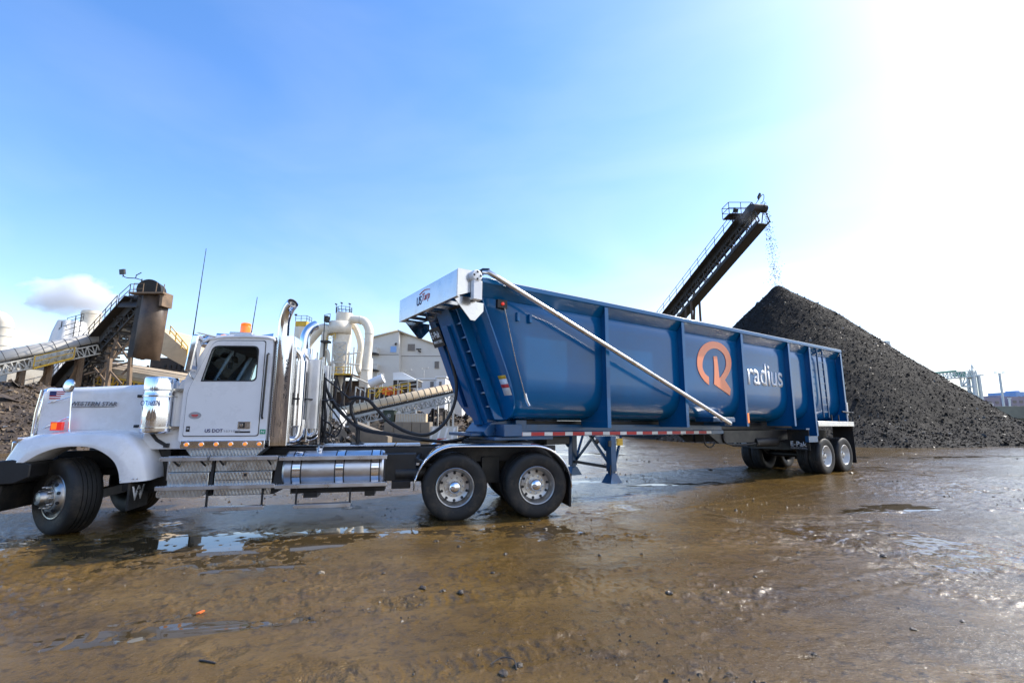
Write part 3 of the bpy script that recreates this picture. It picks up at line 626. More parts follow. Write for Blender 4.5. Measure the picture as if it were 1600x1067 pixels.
# cowl and cab shell
cw = MB(); cw.prism(rounded([(-4.62, 1.16), (-3.98, 1.16), (-3.98, 2.2), (-4.18, 2.2), (-4.45, 1.55), (-4.62, 1.4)], [.06, 0, 0, 0, .05, .08]), .30, 2.14); cw.build('cowl', 'white', truck, bevel=.02)
side = rounded([(-4.10, 1.28), (-4.10, 2.2), (-3.80, 2.84), (-2.90, 2.88), (-2.90, 1.28)], [.02, .05, .1, .05, .02])
win = rounded([(-3.86, 2.18), (-3.745, 2.715), (-3.105, 2.73), (-3.105, 2.195)], [.01, .09, .09, .07])
door = rounded([(-4.035, 1.36), (-4.035, 2.02), (-3.745, 2.80), (-3.015, 2.82), (-3.015, 1.36)], [.03, .1, .11, .05, .04])
cb = MB()
for y0, y1 in ((.21, .25), (mir(.25), mir(.21))): cb.prism(side, y0, y1, 'xz', [win])
cb.box(-2.945, -2.9, .251, mir(.251), 1.28, 1.95); cb.box(-2.945, -2.9, .251, .7, 1.952, 2.86); cb.box(-2.945, -2.9, 1.74, mir(.251), 1.952, 2.86); cb.box(-2.945, -2.9, .701, 1.739, 2.6, 2.86)
cb.beam((-4.085, .28, 2.2), (-3.80, .28, 2.80), .07, .06); cb.beam((-4.085, mir(.28), 2.2), (-3.80, mir(.28), 2.80), .07, .06); cb.beam((-4.09, 1.22, 2.2), (-3.81, 1.22, 2.8), .03, .03)
cb.box(-4.09, -4.03, .251, mir(.251), 1.9, 2.2)
cb.box(-4.0, -2.95, .252, mir(.252), 1.26, 1.34)
cab = cb.build('cab', 'white', truck, bevel=.006)
rf = MB(); rows = []
for x, dz in ((-3.90, -.05), (-3.83, .01), (-3.6, .05), (-3.3, .065), (-3.0, .06), (-2.90, .045), (-2.885, .0)):
    rows.append([(x, .2 + t * 2.04, 2.835 + dz + .055 * (1 - (2 * t - 1) ** 2) - (.035 if t in (0, 1) else 0)) for t in (0, .01, .04, .1, .25, .5, .75, .9, .96, .99, 1)])
rf.sheet(rows); rf.build('roof', 'white', cab, angle=60, solid=.03)
for s in (0, 1):
    d = MB(); y0, y1 = (.190, .2095) if not s else (mir(.2095), mir(.190)); d.prism(door, y0, y1, 'xz', [rounded([(-3.875, 2.165), (-3.755, 2.725), (-3.095, 2.74), (-3.095, 2.18)], [.01, .09, .09, .07])])
    dr = d.build('door', 'white', truck, bevel=.007)
    ga = MB(); yy = .2095 if not s else mir(.2105); ga.prism([(x * 1.0 + (x + 3.53) * .022, z + (z - 2.1) * .018) for x, z in door], yy, yy + .001, 'xz', [door]); ga.build('door_gasket', 'plastic', dr)
    wf = MB(); yy = .186 if not s else mir(.194); wf.prism([(x + (x + 3.48) * .03, z + (z - 2.45) * .035) for x, z in win], yy, yy + .008, 'xz', [[(x - (x + 3.48) * .02, z - (z - 2.45) * .03) for x, z in win]]); wf.build('window_seal', 'plastic', dr)
    gl = MB(); yy = .224 if not s else mir(.228); gl.prism(win, yy, yy + .004, 'xz'); gl.build('window', 'glass', dr)
    if not s:
        hd = MB(); hd.box(-3.30, -3.125, .178, .19, 1.46, 1.57); hd.slot(1).box(-3.275, -3.2, .174, .178, 1.475, 1.555); hd.slot(0).box(-3.265, -3.225, .168, .174, 1.49, 1.54); hd.build('door_handle', ['steel', 'plastic'], dr, bevel=.006)
        lettering('door_lettering', 'US DOT', 'navy', dr, (-3.745, .187, 1.408), .245, .052, bold=.015)
        lettering('door_number', '1571040', 'grey', dr, (-3.48, .187, 1.412), .22, .03)
        em = MB(); em.lathe([(.085, 0), (.085, .003), (.001, .003)], (0, 0, 0), n=28); em.slot(1); em.box(-.045, .045, -.006, -.0035, -.012, .02); em.box(-.03, .03, -.006, -.0035, -.035, -.02)
        eo = em.build('door_emblem', ['grey', 'redink'], dr, loc=(-3.90, .1885, 1.66)); eo.scale = (1, 1, .62)
        sp = MB(); sp.box(-4.0, -3.95, .184, .19, 1.42, 1.50); sp.slot(1).lathe([(.017, 0), (.017, .003), (.001, .003)], (-3.975, .184, 1.465), n=14); sp.build('keypad', ['plastic', 'grey'], dr, bevel=.004)
        vt = MB(); vt.box(-3.33, -3.12, .186, .19, 1.40, 1.425); vt.build('door_plate', 'plastic', dr)
        gb = MB(); gb.tube([(-2.955, .2, 2.62), (-2.955, .15, 2.6), (-2.965, .15, 1.65), (-2.97, .2, 1.62)], .016, 8); gb.build('grab_handle', 'plastic', truck)
        gs = MB(); gs.box(-2.99, -2.91, .205, .21, 1.38, 1.45); gs.build('green_sticker', 'green', cab)
        lettering('sticker_mark', 'N', 'letterw', cab, (-2.972, .2035, 1.395), .045, .04)
    sl = MB(); yy = .165 if not s else mir(.215)
    sl.box(-4.05, -2.9, yy, yy + .05, 1.17, 1.29); sill = sl.build('sill_trim', 'chrome', truck, bevel=.006)
    lo = MB(); yy2 = .24 if not s else mir(.55); lo.prism([(-4.0, 1.17), (-3.92, 1.06), (-3.02, 1.06), (-2.9, 1.17)], yy2, yy2 + .3); lo.build('sill_skirt', 'tread', truck)
    if not s:
        for k in range(6):
            x = -3.96 + k * .198; mk = MB(); mk.lathe([(.036, 0), (.034, .012), (.03, .014), (.03, .012)], (x, .165, 1.235), n=18); o = mk.build('marker_ring', 'chrome', sill)
            mk = MB(); mk.lathe([(.026, 0), (.026, .014), (.02, .022), (.001, .026)], (x, .165, 1.235), n=16); mk.build('marker_light', 'amber', sill)
    # external visor arms, mirrors
    yy = .08 if not s else mir(.08); sg_ = 1 if not s else -1
    ms = MB(); ms.prism([(a, b) for a, b in rounded([(-4.04, 2.30), (-3.98, 2.86), (-3.88, 2.86), (-3.94, 2.30)], .035)], yy - .09, yy + .09); mo = ms.build('side_mirror', 'chrome', truck, bevel=.02)
    mg = MB(); mg.box(-3.935, -3.93, yy - .075, yy + .075, 2.34, 2.82); mgo = mg.build('mirror_glass', 'pane', mo); mgo.rotation_euler = (0, 0, 0)
    ma = MB(); yc = .26 if not s else mir(.26); ma.tube([(-3.96, yy, 2.87), (-3.94, yy, 2.90), (-3.62, yc + .02 * sg_, 2.845)], .012, 8); ma.build('mirror_arm', 'steel', mo); ma = MB(); ma.tube([(-4.0, yy, 2.3), (-3.98, yy, 2.24), (-4.0, yc, 2.2)], .014, 8); ma.build('mirror_arm', 'steel', mo); ma = MB(); ma.tube([(-3.97, yy, 2.5), (-3.98, yc, 2.35)], .01, 8); ma.build('mirror_arm', 'steel', mo)
    # air cleaners
    ya = .26 if not s else mir(.26)
    ac = MB(); ac.lathe([(.001, 1.40), (.19, 1.40), (.205, 1.415), (.21, 1.43), (.21, 1.96), (.205, 1.97), (.205, 2.02), (.215, 2.03), (.215, 2.19), (.205, 2.215), (.16, 2.225), (.001, 2.23)], (-4.42, ya, 0), ax=(0, 0, 1), n=40); aco = ac.build('air_cleaner', 'chrome', truck, angle=30)
    for z in (1.47, 1.93, 2.03): bd = MB(); bd.lathe([(.212, z), (.219, z), (.219, z + .022), (.212, z + .022)], (-4.42, ya, 0), ax=(0, 0, 1), n=40); bd.build('band', 'steel', aco)
    for z in (1.46, 2.02): bd = MB(); bd.box(-4.205, -4.1, ya - .05, ya + .05, z, z + .04); bd.build('mounting_lug', 'steel', aco)
    if not s:
        lettering('unit_number', 'OT-6076', 'navy', aco, (-4.56, .035, 1.80), .25, .07)
        br = MB(); br.tube([(-4.5, .3, 1.40), (-4.42, .3, 1.3), (-4.28, .28, 1.22)], .025, 8); br.box(-4.30, -4.24, .24, .3, 1.19, 1.25); br.build('bracket', 'plastic', aco)
ws = MB(); ws.prism([(-4.075, 2.21), (-3.815, 2.79), (-3.808, 2.787), (-4.068, 2.207)], .3, mir(.3)); ws.build('windscreen', 'glass', truck)
vs = MB(); vs.sheet([[(-4.17, .45 + t * 1.54, 2.79) for t in (0, .5, 1)], [(-4.0, .3 + t * 1.84, 2.87) for t in (0, .5, 1)], [(-3.84, .24 + t * 1.96, 2.90) for t in (0, .5, 1)]]); vs.add([(-4.17, .45, 2.79), (-3.84, .24, 2.90), (-3.84, .24, 2.80)], [(0, 1, 2)]); vs.add([(-4.17, 1.99, 2.79), (-3.84, 2.2, 2.90), (-3.84, 2.2, 2.80)], [(0, 1, 2)])
vs.build('sun_visor', 'chrome', truck, solid=.008)
# cab inside
it = MB(); it.prism(rounded([(-4.02, 1.75), (-4.02, 2.16), (-3.8, 2.14), (-3.62, 2.0), (-3.62, 1.75)], .04), .27, mir(.27)); it.box(-3.99, -2.95, .2525, mir(.2525), 1.345, 1.40); it.box(-3.9, -2.95, .27, mir(.27), 2.78, 2.83); it.box(-3.05, -2.95, .27, mir(.27), 1.41, 2.77); it.build('dashboard', 'interior', truck)
for yc in (.65, 1.75):
    se = MB(); se.box(-3.55, -3.1, yc - .23, yc + .23, 1.75, 1.9); se.prism(rounded([(-3.2, 1.88), (-3.08, 2.55), (-2.98, 2.55), (-3.05, 1.88)], .05), yc - .22, yc + .22); se.prism(rounded([(-3.1, 2.54), (-3.09, 2.7), (-3.01, 2.7), (-3.0, 2.54)], .03), yc - .12, yc + .12); se.build('seat', 'interior', truck, bevel=.03)
swt = MB(); c = Vector((-3.6, .65, 2.16)); u = Vector((.55, 0, .83)); e1 = Vector((0, 1, 0)); e2 = u.cross(e1)
swt.tube([c + (e1 * math.cos(t) + e2 * math.sin(t)) * .22 for t in [2 * math.pi * k / 28 for k in range(29)]], .014, 8, False)
for t in (0, 2.1, 4.2): swt.tube([c, c + (e1 * math.cos(t) + e2 * math.sin(t)) * .22], .012, 6)
swt.tube([c, c - u * .25 + Vector((-.1, 0, 0))], .03, 8); swt.build('steering_wheel', 'interior', truck)
mi_ = MB(); mi_.box(-3.79, -3.77, 1.1, 1.34, 2.58, 2.68); mi_.box(-3.8, -3.76, 1.0, 1.1, 2.45, 2.56); mi_.tube([(-3.8, 1.22, 2.78), (-3.78, 1.22, 2.6)], .01, 6); mi_.build('interior_mirror', 'interior', truck)
# roof furniture
bc = MB(); bc.box(-3.62, -3.28, .40, .80, 2.89, 2.985); bc.build('beacon_mount', 'alu', truck, bevel=.01)
be = MB(); be.lathe([(.07, 2.985), (.082, 2.99), (.082, 3.02), (.078, 3.025), (.08, 3.10), (.075, 3.115), (.078, 3.12), (.078, 3.155), (.06, 3.17), (.001, 3.172)], (-3.45, .60, 0), ax=(0, 0, 1), n=24); be.build('beacon', 'orange', truck)
b2 = MB(); b2.lathe([(.07, 2.92), (.07, 2.96), (.03, 3.0), (.001, 3.01)], (-3.78, 1.0, 0), ax=(0, 0, 1), n=16)
for y in (.5, 1.5, 1.95): b2.lathe([(.06, 2.88), (.055, 2.94), (.001, 2.96)], (-3.72, y, 0), ax=(0, 0, 1), n=14)
b2.build('roof_marker_light', 'amber', truck)
hn = MB(); hn.tube([(-3.9, .7, 2.955), (-3.5, .7, 2.965), (-3.3, .7, 2.965)], [.05, .02, .03], 12); hn.box(-3.45, -3.35, .66, .74, 2.93, 2.95); hn.tube([(-3.2, .5, 2.94), (-2.98, .5, 2.95)], [.015, .05], 10); hn.build('air_horn', 'chrome', truck)
an = MB(); an.tube([(-3.99, .06, 2.86), (-3.985, .06, 2.98), (-3.93, .03, 4.22)], [.01, .008, .004], 6); an.build('antenna', 'plastic', truck)
an = MB(); an.tube([(-3.43, .8, 2.93), (-3.38, .8, 3.67)], [.009, .005], 6); an.build('antenna', 'plastic', truck)
# exhaust: shield, stack and muffler on both sides
for s in (0, 1):
    def Y(y): return y if not s else mir(y)
    st = MB(); st.tube(smooth_path([(-2.82, Y(.45), 2.7), (-2.825, Y(.45), 3.02), (-2.82, Y(.43), 3.22), (-2.76, Y(.37), 3.39), (-2.675, Y(.28), 3.475)], 7), .09, 24, cap=False); st.slot(1).lathe([(.083, 0), (.001, 0)], (-2.69, Y(.295), 3.462), ax=(.62, -.65 if not s else .65, .55), n=20)
    sto = st.build('exhaust_stack', ['chrome', 'plastic'], truck, solid=.006, angle=60)
    sh = MB(); a, bb = Y(.235), Y(.80)
    sh.prism(rounded([(-2.88, min(a, bb)), (-2.60, min(a, bb)), (-2.60, max(a, bb)), (-2.88, max(a, bb))], [.05, .02, .02, .05]), 1.20, 2.92, 'xy'); sho = sh.build('heat_shield', 'chrome', sto, angle=30)
    if not s:
        pf = MB()
        for i in range(58):
            for j in range(3): pf.lathe([(.008, 0), (.008, .003), (.001, .003)], (-2.855 + j * .026, .2352, 1.35 + i * .026 + (j % 2) * .013), n=6)
        pf.build('perforation', 'plastic', sho)
        for k, chh in enumerate('STERN'): lettering('shield_letter', chh, 'plastic', sho, (-2.70, .2335, 2.46 - k * .135), .045, .085)
    mu = MB(); mu.tube(smooth_path([(-2.70, Y(.52), 1.28), (-2.56, Y(.55), 1.28), (-2.48, Y(.55), 1.36), (-2.46, Y(.55), 1.6)], 6), .06, 16); mu.tube([(-2.52, Y(.5), 1.5), (-2.52, Y(.5), 2.55)], .075, 20); mu.tube(smooth_path([(-2.52, Y(.5), 2.5), (-2.54, Y(.5), 2.62), (-2.62, Y(.48), 2.72), (-2.70, Y(.46), 2.74)], 5), .06, 14); mu.build('exhaust_pipe', 'chrome', sto, angle=60)
    mf2 = MB(); mf2.prism(rounded([(-2.47, min(Y(.66), Y(.88))), (-2.25, min(Y(.66), Y(.88))), (-2.25, max(Y(.66), Y(.88))), (-2.47, max(Y(.66), Y(.88)))], .05), 1.45, 2.6, 'xy'); mf2.build('muffler', 'alu', sto)
    pl = MB(); pl.box(-2.62, -2.58, min(Y(.3), Y(.34)), max(Y(.3), Y(.34)), 1.25, 2.75); pl.box(-2.235, -2.21, min(Y(.68), Y(.72)), max(Y(.68), Y(.72)), 1.2, 2.65); pl.build('support_post', 'steel', sto)
hd = MB(); hd.box(-2.585, -2.57, .30, .36, 1.83, 2.02); hd.tube([(-2.57, .33, 1.93), (-2.2, .9, 1.93), (-2.1, 1.2, 1.94)], .012, 6); hd.build('grab_bar', 'plastic', truck)
# air lines and tangled hoses behind the cab
hose_paths = [
    ([(-2.35, 1.2, 2.36), (-2.28, 1.2, 2.3), (-2.21, 1.2, 2.09), (-1.99, 1.18, 1.77), (-1.65, 1.16, 1.47), (-1.2, 1.16, 1.36), (-.74, 1.18, 1.28), (-.16, 1.2, 1.2), (.21, 1.2, 1.25), (.4, 1.2, 1.33)], .026),
    ([(-2.35, 1.25, 2.33), (-2.26, 1.26, 2.2), (-2.16, 1.26, 1.95), (-1.92, 1.25, 1.66), (-1.6, 1.24, 1.42), (-1.15, 1.24, 1.33), (-.7, 1.24, 1.25), (-.1, 1.25, 1.18), (.3, 1.25, 1.22)], .02),
    ([(-1.84, 1.2, 1.97), (-1.70, 1.2, 1.99), (-1.51, 1.2, 1.95), (-1.33, 1.2, 1.77), (-1.1, 1.2, 1.54), (-.75, 1.2, 1.36), (-.4, 1.2, 1.33), (-.11, 1.2, 1.54), (.06, 1.2, 1.9), (.09, 1.21, 2.26), (.03, 1.22, 2.56), (-.05, 1.23, 2.86), (-.09, 1.24, 2.98)], .03),
    ([(-1.72, 1.2, 1.97), (-1.79, 1.2, 1.88), (-1.78, 1.2, 1.72), (-1.70, 1.2, 1.55), (-1.65, 1.2, 1.38)], .03),
    ([(-2.33, 1.2, 2.38), (-2.1, 1.2, 2.2), (-1.84, 1.2, 1.98)], .014),
    ([(-2.3, 1.22, 2.34), (-2.29, 1.22, 2.0), (-2.28, 1.2, 1.55), (-2.18, 1.2, 1.2)], .03),
    ([(-2.26, 1.15, 2.34), (-2.25, 1.13, 2.0), (-2.2, 1.12, 1.6), (-2.22, 1.15, 1.2)], .022),
    ([(-2.28, 1.2, 2.23), (-2.2, 1.15, 1.9), (-2.05, 1.12, 1.7), (-1.93, 1.12, 1.5), (-2.02, 1.14, 1.30), (-2.21, 1.16, 1.38), (-2.28, 1.2, 1.21)], .014),
    ([(-2.32, 1.2, 2.2), (-2.34, 1.16, 1.9), (-2.26, 1.1, 1.62), (-2.1, 1.1, 1.5), (-2.12, 1.1, 1.32), (-2.3, 1.12, 1.25)], .014),
    ([(-2.2, 1.2, 1.95), (-2.0, 1.2, 1.85), (-1.85, 1.2, 1.65), (-2.0, 1.2, 1.45), (-2.1, 1.2, 1.3), (-2.05, 1.2, 1.18)], .01),
    ([(.2, 1.2, 1.22), (.3, 1.15, 1.3), (.36, 1.1, 1.18)], .01), ([(-.2, 1.2, 1.19), (-.05, 1.0, 1.12), (.1, .9, 1.17)], .014)]
for p, r in hose_paths: MB().tube(smooth_path(p, 8), r, 8).build('air_hose', 'plastic', truck, angle=80)
pg = MB(); pg.box(-1.76, -1.54, 1.1, 1.3, 1.166, 1.19); pg.tube([(-1.65, 1.2, 1.19), (-1.65, 1.2, 1.4)], .035, 10); pg.tube([(-2.3, 1.2, 1.166), (-2.3, 1.2, 2.42)], .03, 8); pg.build('hose_stand', 'black', truck)
# steps, boxes, tank
def stepped_box(name, x0, x1, mat='tread'):
    q = MB(); q.prism([(.30, 1.02), (.30, .50), (.06, .50), (.03, .56), (.08, .62), (.10, .80), (.10, .88), (.24, .93), (.24, 1.02)][::-1], x0, x1, 'yz')
    return q
bx = MB(); bx.box(-4.27, -3.98, .36, .56, .70, 1.06); bxo = bx.build('battery_cover', 'alu', truck, bevel=.01)
dc = MB(); dc.box(-4.245, -4.1, .354, .36, .92, 1.03); dc.slot(1).box(-4.23, -4.12, .350, .354, .985, 1.02); dc.slot(2).box(-4.24, -4.11, .350, .354, .90, .918); dc.build('warning_decal', ['letterw', 'redink', 'pane'], bxo)
q = MB(); q.box(-4.16, -3.58, .16, .75, .84, 1.02); q.box(-4.14, -3.6, .11, .75, .56, .838); q.build('step_box', 'tread', truck, bevel=.008)
q = MB(); q.box(-3.54, -2.68, .15, .75, .84, 1.03); q.box(-3.52, -2.74, .10, .75, .50, .838); tb = q.build('tool_box', 'tread', truck, bevel=.008)
lt = MB(); lt.box(-3.14, -3.07, .092, .10, .76, .83); lt.slot(1).box(-3.125, -3.085, .088, .092, .77, .81); lt.build('latch', ['steel', 'plastic'], tb)
sg2 = MB(); sg2.box(-3.53, -2.73, .094, .0995, .715, .72); sg2.build('lid_seam', 'plastic', tb)
pn = MB(); pn.prism(rounded([(-2.68, 1.03), (-2.73, .60), (-2.80, .50), (-2.70, .50), (-2.60, .60), (-2.58, 1.03)], .01), .12, .7); pn.build('end_panel', 'plastic', truck); pn = MB(); pn.prism([(-3.575, 1.03), (-3.60, .50), (-3.545, .50), (-3.545, 1.03)], .12, .7); pn.build('end_panel', 'plastic', truck)
def step(x0, x1, z, y0=-.02, y1=.14):
    q = MB(); q.box(x0, x1, y0, y0 + .012, z - .035, z + .02); q.box(x0, x1, y0 + .012, y1, z, z + .018)
    n = int((x1 - x0) / .035)
    for k in range(n): q.box(x0 + .008 + k * .035, x0 + .028 + k * .035, y0 + .015, y0 + .03, z + .018, z + .027)
    q.build('step', 'alu', truck, bevel=.003)
step(-4.21, -3.56, 1.045); step(-3.60, -2.65, 1.045); step(-4.23, -3.60, .64); step(-3.62, -2.66, .64); step(-2.63, -1.07, 1.03); step(-2.66, -1.06, .625); step(-3.62, -2.80, .335, .0); step(-2.39, -1.58, .33, .0)
q = MB(); q.prism(rounded([(-4.24, .60), (-4.24, .50), (-3.66, .50), (-3.6, .56), (-3.6, .60)], .04), .06, .5); q.build('step_box', 'tread', truck)
for x in (-3.58, -2.84, -2.37, -1.6): hg = MB(); hg.box(x - .012, x + .012, .05, .08, .34, .62); hg.build('step_hanger', 'plastic', truck)
for x in (-4.05, -3.7, -3.45, -2.8): hg = MB(); hg.tube([(x, .0, 1.03), (x + .02, .05, .98), (x + .02, .16, .93)], .014, 6); hg.build('step_bracket', 'plastic', truck)
hg = MB(); hg.box(-2.5, -1.1, .25, .6, .48, .60); hg.box(-2.3, -2.1, .2, .5, .42, .5); hg.box(-1.4, -1.25, .2, .5, .42, .5); hg.build('tank_cradle', 'plastic', truck)
tk = MB(); tk.lathe([(.001, 0), (.22, 0), (.262, .012), (.28, .04), (.28, 1.46), (.262, 1.488), (.22, 1.5), (.001, 1.5)], (-2.61, .34, .83), ax=(1, 0, 0), n=48); tko = tk.build('fuel_tank', 'alu', truck, angle=30)
for x in (-2.40, -1.78, -1.25):
    for dx in (-.065, .065):
        q = MB(); q.lathe([(.281, -.008), (.287, -.008), (.287, .008), (.281, .008)], (x + dx, .34, .83), ax=(1, 0, 0), n=40); q.build('strap', 'plastic', tko)
    q = MB(); q.lathe([(.2805, -.055), (.2835, -.055), (.2835, .055), (.2805, .055)], (x, .34, .83), ax=(1, 0, 0), n=40); q.build('strap_band', 'chrome', tko)
q = MB(); q.lathe([(.05, 0), (.05, .04), (.058, .045), (.058, .07), (.001, .075)], (-2.12, .3, 1.10), ax=(0, -.25, 1), n=20); q.build('fuel_cap', 'chrome', tko)
tk2 = MB(); tk2.lathe([(.001, 0), (.22, 0), (.28, .04), (.28, 2.3), (.22, 2.34), (.001, 2.34)], (-3.6, mir(.34), .83), ax=(1, 0, 0), n=32); tk2.build('fuel_tank', 'alu', truck)
# drive axle fenders
for s in (0, 1):
    path = [(-.655, .52), (-.64, .68)] + arc((0, .545), .64, 168, 96, 10) + [(.1, 1.185), (1.25, 1.175)] + arc((1.30, .535), .64, 88, 8, 10) + [(1.945, .5)]
    rows = []
    for x, z in path:
        d = Vector((x - .66, 0, z - .3)).normalized() * .0
        ys_ = [.005, .0, .01, .03, .1, .35, .62, .68]; o = [-.03, -.012, .0, .006, .012, .018, .014, .0]
        rows.append([(x + (x - .66) * .012 * k_ / .018 * .5, y if not s else mir(y), z + k_) for y, k_ in zip(ys_, o)])
    q = MB(); q.sheet(rows); q.build('drive_fender', 'chrome', truck, angle=60, solid=.006)
    q = MB(); y0 = .03 if not s else mir(.65); q.prism([(1.92, .70), (1.95, .70), (1.93, .17), (1.90, .17)], y0, y0 + .62); q.build('mud_flap', 'rubber', truck)
    q = MB(); y0 = .02 if not s else mir(.75); q.tube([(-.62, .3 if not s else mir(.3), .95), (-.55, .8 if not s else mir(.8), 1.0)], .03, 8); q.build('fender_bracket', 'plastic', truck)
# wheels
sw_ = wheel_kind('steer'); sw_.parent = truck; sw_.location = (-5.64, .27, .525); sw_.rotation_euler = (0, 0, R(-34))
w2 = copy_tree(sw_, truck, location=(-5.40, mir(.12), .53), rotation_euler=(0, 0, R(146)))
dw = wheel_kind('drive'); dw.parent = truck; dw.location = (0, .03, .525)
for i, (x, s) in enumerate(((1.35, 0), (0, 1), (1.35, 1))):
    copy_tree(dw, truck, location=(x, mir(.03) if s else .03, .525), rotation_euler=(0, R(17 * i + 9), 0) if not s else (0, 0, R(180)))

# ------------------------------------------------------------------ the dump trailer
trailer = thing('dump_trailer', 'long blue round bottom dump trailer with orange emblem and white lettering', 'trailer', (9.3679, 14.3592, 0), R(34.2))
trailer.rotation_euler = (0, .0087, R(34.2))
TW = 2.44
def tm(y): return TW - y
def xf(z): return -11.99 + .43 * (3.78 - z)
def body_ring(grow=0.0, n=40):
    pts = [(.16 - grow, 3.80), (.16 - grow, 3.3), (.16 - grow, 2.9)]
    for k in range(n + 1):
        t = math.pi * k / n; c, s = math.cos(t), math.sin(t)
        pts.append((1.22 - (1.06 + grow) * math.copysign(abs(c) ** (2 / 3.3), c), 2.45 - (.95 + grow) * abs(s) ** (2 / 3.3)))
    return pts + [(tm(.16 - grow), 2.9), (tm(.16 - grow), 3.3), (tm(.16 - grow), 3.80)]
ring = body_ring()
q = MB(); xs_ = [None] + [-10.9 + .78 * k for k in range(17)]
rows = [[((xf(z) if x is None else max(x, xf(z) + .02 * i)), y, z) for y, z in ring] for i, x in enumerate(xs_)]
q.sheet(rows); body = q.build('body', 'blue', trailer, angle=50, solid=.008)
q = MB(); bring = body_ring(.03)
q.add([(xf(z) - .012, y, z) for y, z in bring] + [(xf(z) + .012, y, z) for y, z in bring], [])
nb = len(bring); q.f += [list(range(nb)), list(range(2 * nb - 1, nb - 1, -1))] + [[i, (i + 1) % nb, nb + (i + 1) % nb, nb + i] for i in range(nb)]; q.mi += [0] * (nb + 2)
bulk = q.build('bulkhead', 'blue', trailer, angle=50)
def slant(name, y0, y1, z0, z1, off0, off1, mat='blue', bevel=.012):
    m_ = MB(); m_.add([(xf(z0) - off1, y0, z0), (xf(z0) - off0, y0, z0), (xf(z0) - off0, y1, z0), (xf(z0) - off1, y1, z0), (xf(z1) - off1, y0, z1), (xf(z1) - off0, y0, z1), (xf(z1) - off0, y1, z1), (xf(z1) - off1, y1, z1)],
        [(0, 3, 2, 1), (4, 5, 6, 7), (0, 1, 5, 4), (1, 2, 6, 5), (2, 3, 7, 6), (3, 0, 4, 7)])
    return m_.build(name, mat, trailer, bevel=bevel)
slant('hoist_housing', .98, 1.5, 1.42, 3.50, .013, .24)
slant('hoist_cylinder_cover', 1.12, 1.36, 1.40, 3.2, .242, .32)
slant('bulkhead_rib', 1.9, 1.98, 1.75, 3.4, .013, .10); slant('bulkhead_shelf', 1.55, 1.95, 3.42, 3.56, .013, .22, 'blue2')
slant('bulkhead_shelf', .22, .9, 3.40, 3.48, .013, .10, 'blue2')
lad = slant('front_ladder', .66, .69, 1.5, 3.42, .06, .26)
ex = slant('ladder_rail', .955, .978, 1.5, 3.42, .06, .24); ex.parent = lad
for k in range(7):
    z = 1.72 + k * .245; m_ = MB(); m_.box(xf(z) - .2, xf(z) - .12, .691, .954, z, z + .03); m_.build('rung', 'blue2', lad)
# sign on the bulkhead
sn = slant('sign_plate', 1.52, 1.98, 2.90, 3.25, .25, .262, 'plastic', 0)
sl_rot = (R(90) - math.atan(.43) * -1, 0, 0)
def slant_text(name, txt, mat, y_right, z, w, h, off, parent):
    o = lettering(name, txt, mat, parent, (0, 0, 0), w, h, bold=.02)
    ex_ = Vector((0, -1, 0)); ey = Vector((-.43, 0, 1)).normalized(); ez = ex_.cross(ey)
    mt = Matrix((ex_, ey, ez)).transposed().to_4x4(); mt.translation = Vector((xf(z) - off, y_right, z)); o.matrix_local = mt; return o
slant_text('sign_lettering', 'E-Pak', 'letterw', 1.93, 3.06, .36, .13, .266, sn); slant_text('sign_small_print', '800-665-4661'.replace('665-4661', '000-0000') if False else 'MANUFACTURING', 'letterw', 1.93, 2.96, .36, .06, .266, sn)
# rails, ribs
for s in (0, 1):
    def Y(y): return y if not s else tm(y)
    q = MB(); q.prism([(Y(-.01), 3.845), (Y(-.01), 3.765), (Y(.02), 3.75), (Y(.152), 3.56), (Y(.30), 3.80), (Y(.30), 3.845)], -11.96, 1.66, 'yz'); q.build('top_rail', 'blue', trailer, bevel=.006)
    q = MB(); q.box(-11.9, 1.64, min(Y(.0), Y(.28)), max(Y(.0), Y(.28)), 3.847, 3.856); q.build('rail_glare_strip', 'alu', trailer)  # added pale strip stands in for sun glare on the blue rail top
    for x, zb in ((-9.06, 1.36), (-6.61, 1.37), (-4.19, 1.39), (-1.78, 1.40), (-.53, 1.12), (1.60, 1.50)):
        inner = [(y, z) for y, z in body_ring(-.004) if y < 1.0 and z < 3.58]
        inner = [(.156, 3.56)] + [p for p in inner if p[0] <= .80]
        poly = [(.012, 3.74), (.012, zb), (.80 if zb > 1.3 else .55, zb), (.80, 1.515)] + inner[::-1]
        q = MB(); q.prism([(Y(a), b_) for a, b_ in poly], x - .006, x + .006, 'yz')
        q.box(x - .05, x + .05, min(Y(-.002), Y(.0118)), max(Y(-.002), Y(.0118)), zb, 3.748)
        q.prism([(Y(a), b_) for a, b_ in poly], x + .038, x + .05, 'yz') if x < 1 else None
        q.build('side_rib', 'blue', trailer, bevel=.004)
# emblem and name on the near side
out_ = [(-5.51, 2.37), (-5.69, 2.46), (-5.87, 2.63), (-5.94, 2.84), (-5.885, 3.08), (-5.71, 3.285), (-5.44, 3.42), (-5.15, 3.465), (-4.86, 3.43), (-4.63, 3.30), (-4.51, 3.10), (-4.52, 2.89), (-4.64, 2.71), (-4.84, 2.53)]
inn_ = [(-5.07, 2.55), (-4.85, 2.735), (-4.735, 2.94), (-4.79, 3.15), (-5.0, 3.27), (-5.24, 3.285), (-5.49, 3.19), (-5.67, 3.01), (-5.735, 2.80), (-5.66, 2.65), (-5.50, 2.56)]
def sm2(p): return [(a.x, a.z) for a in smooth_path([(x, 0, z) for x, z in p], 5)]
poly = sm2(out_) + [(-4.61, 2.31), (-4.66, 2.15), (-5.31, 2.40), (-5.27, 2.64), (-5.25, 2.86), (-5.26, 3.09), (-5.11, 3.10), (-5.085, 2.85)] + sm2(inn_)
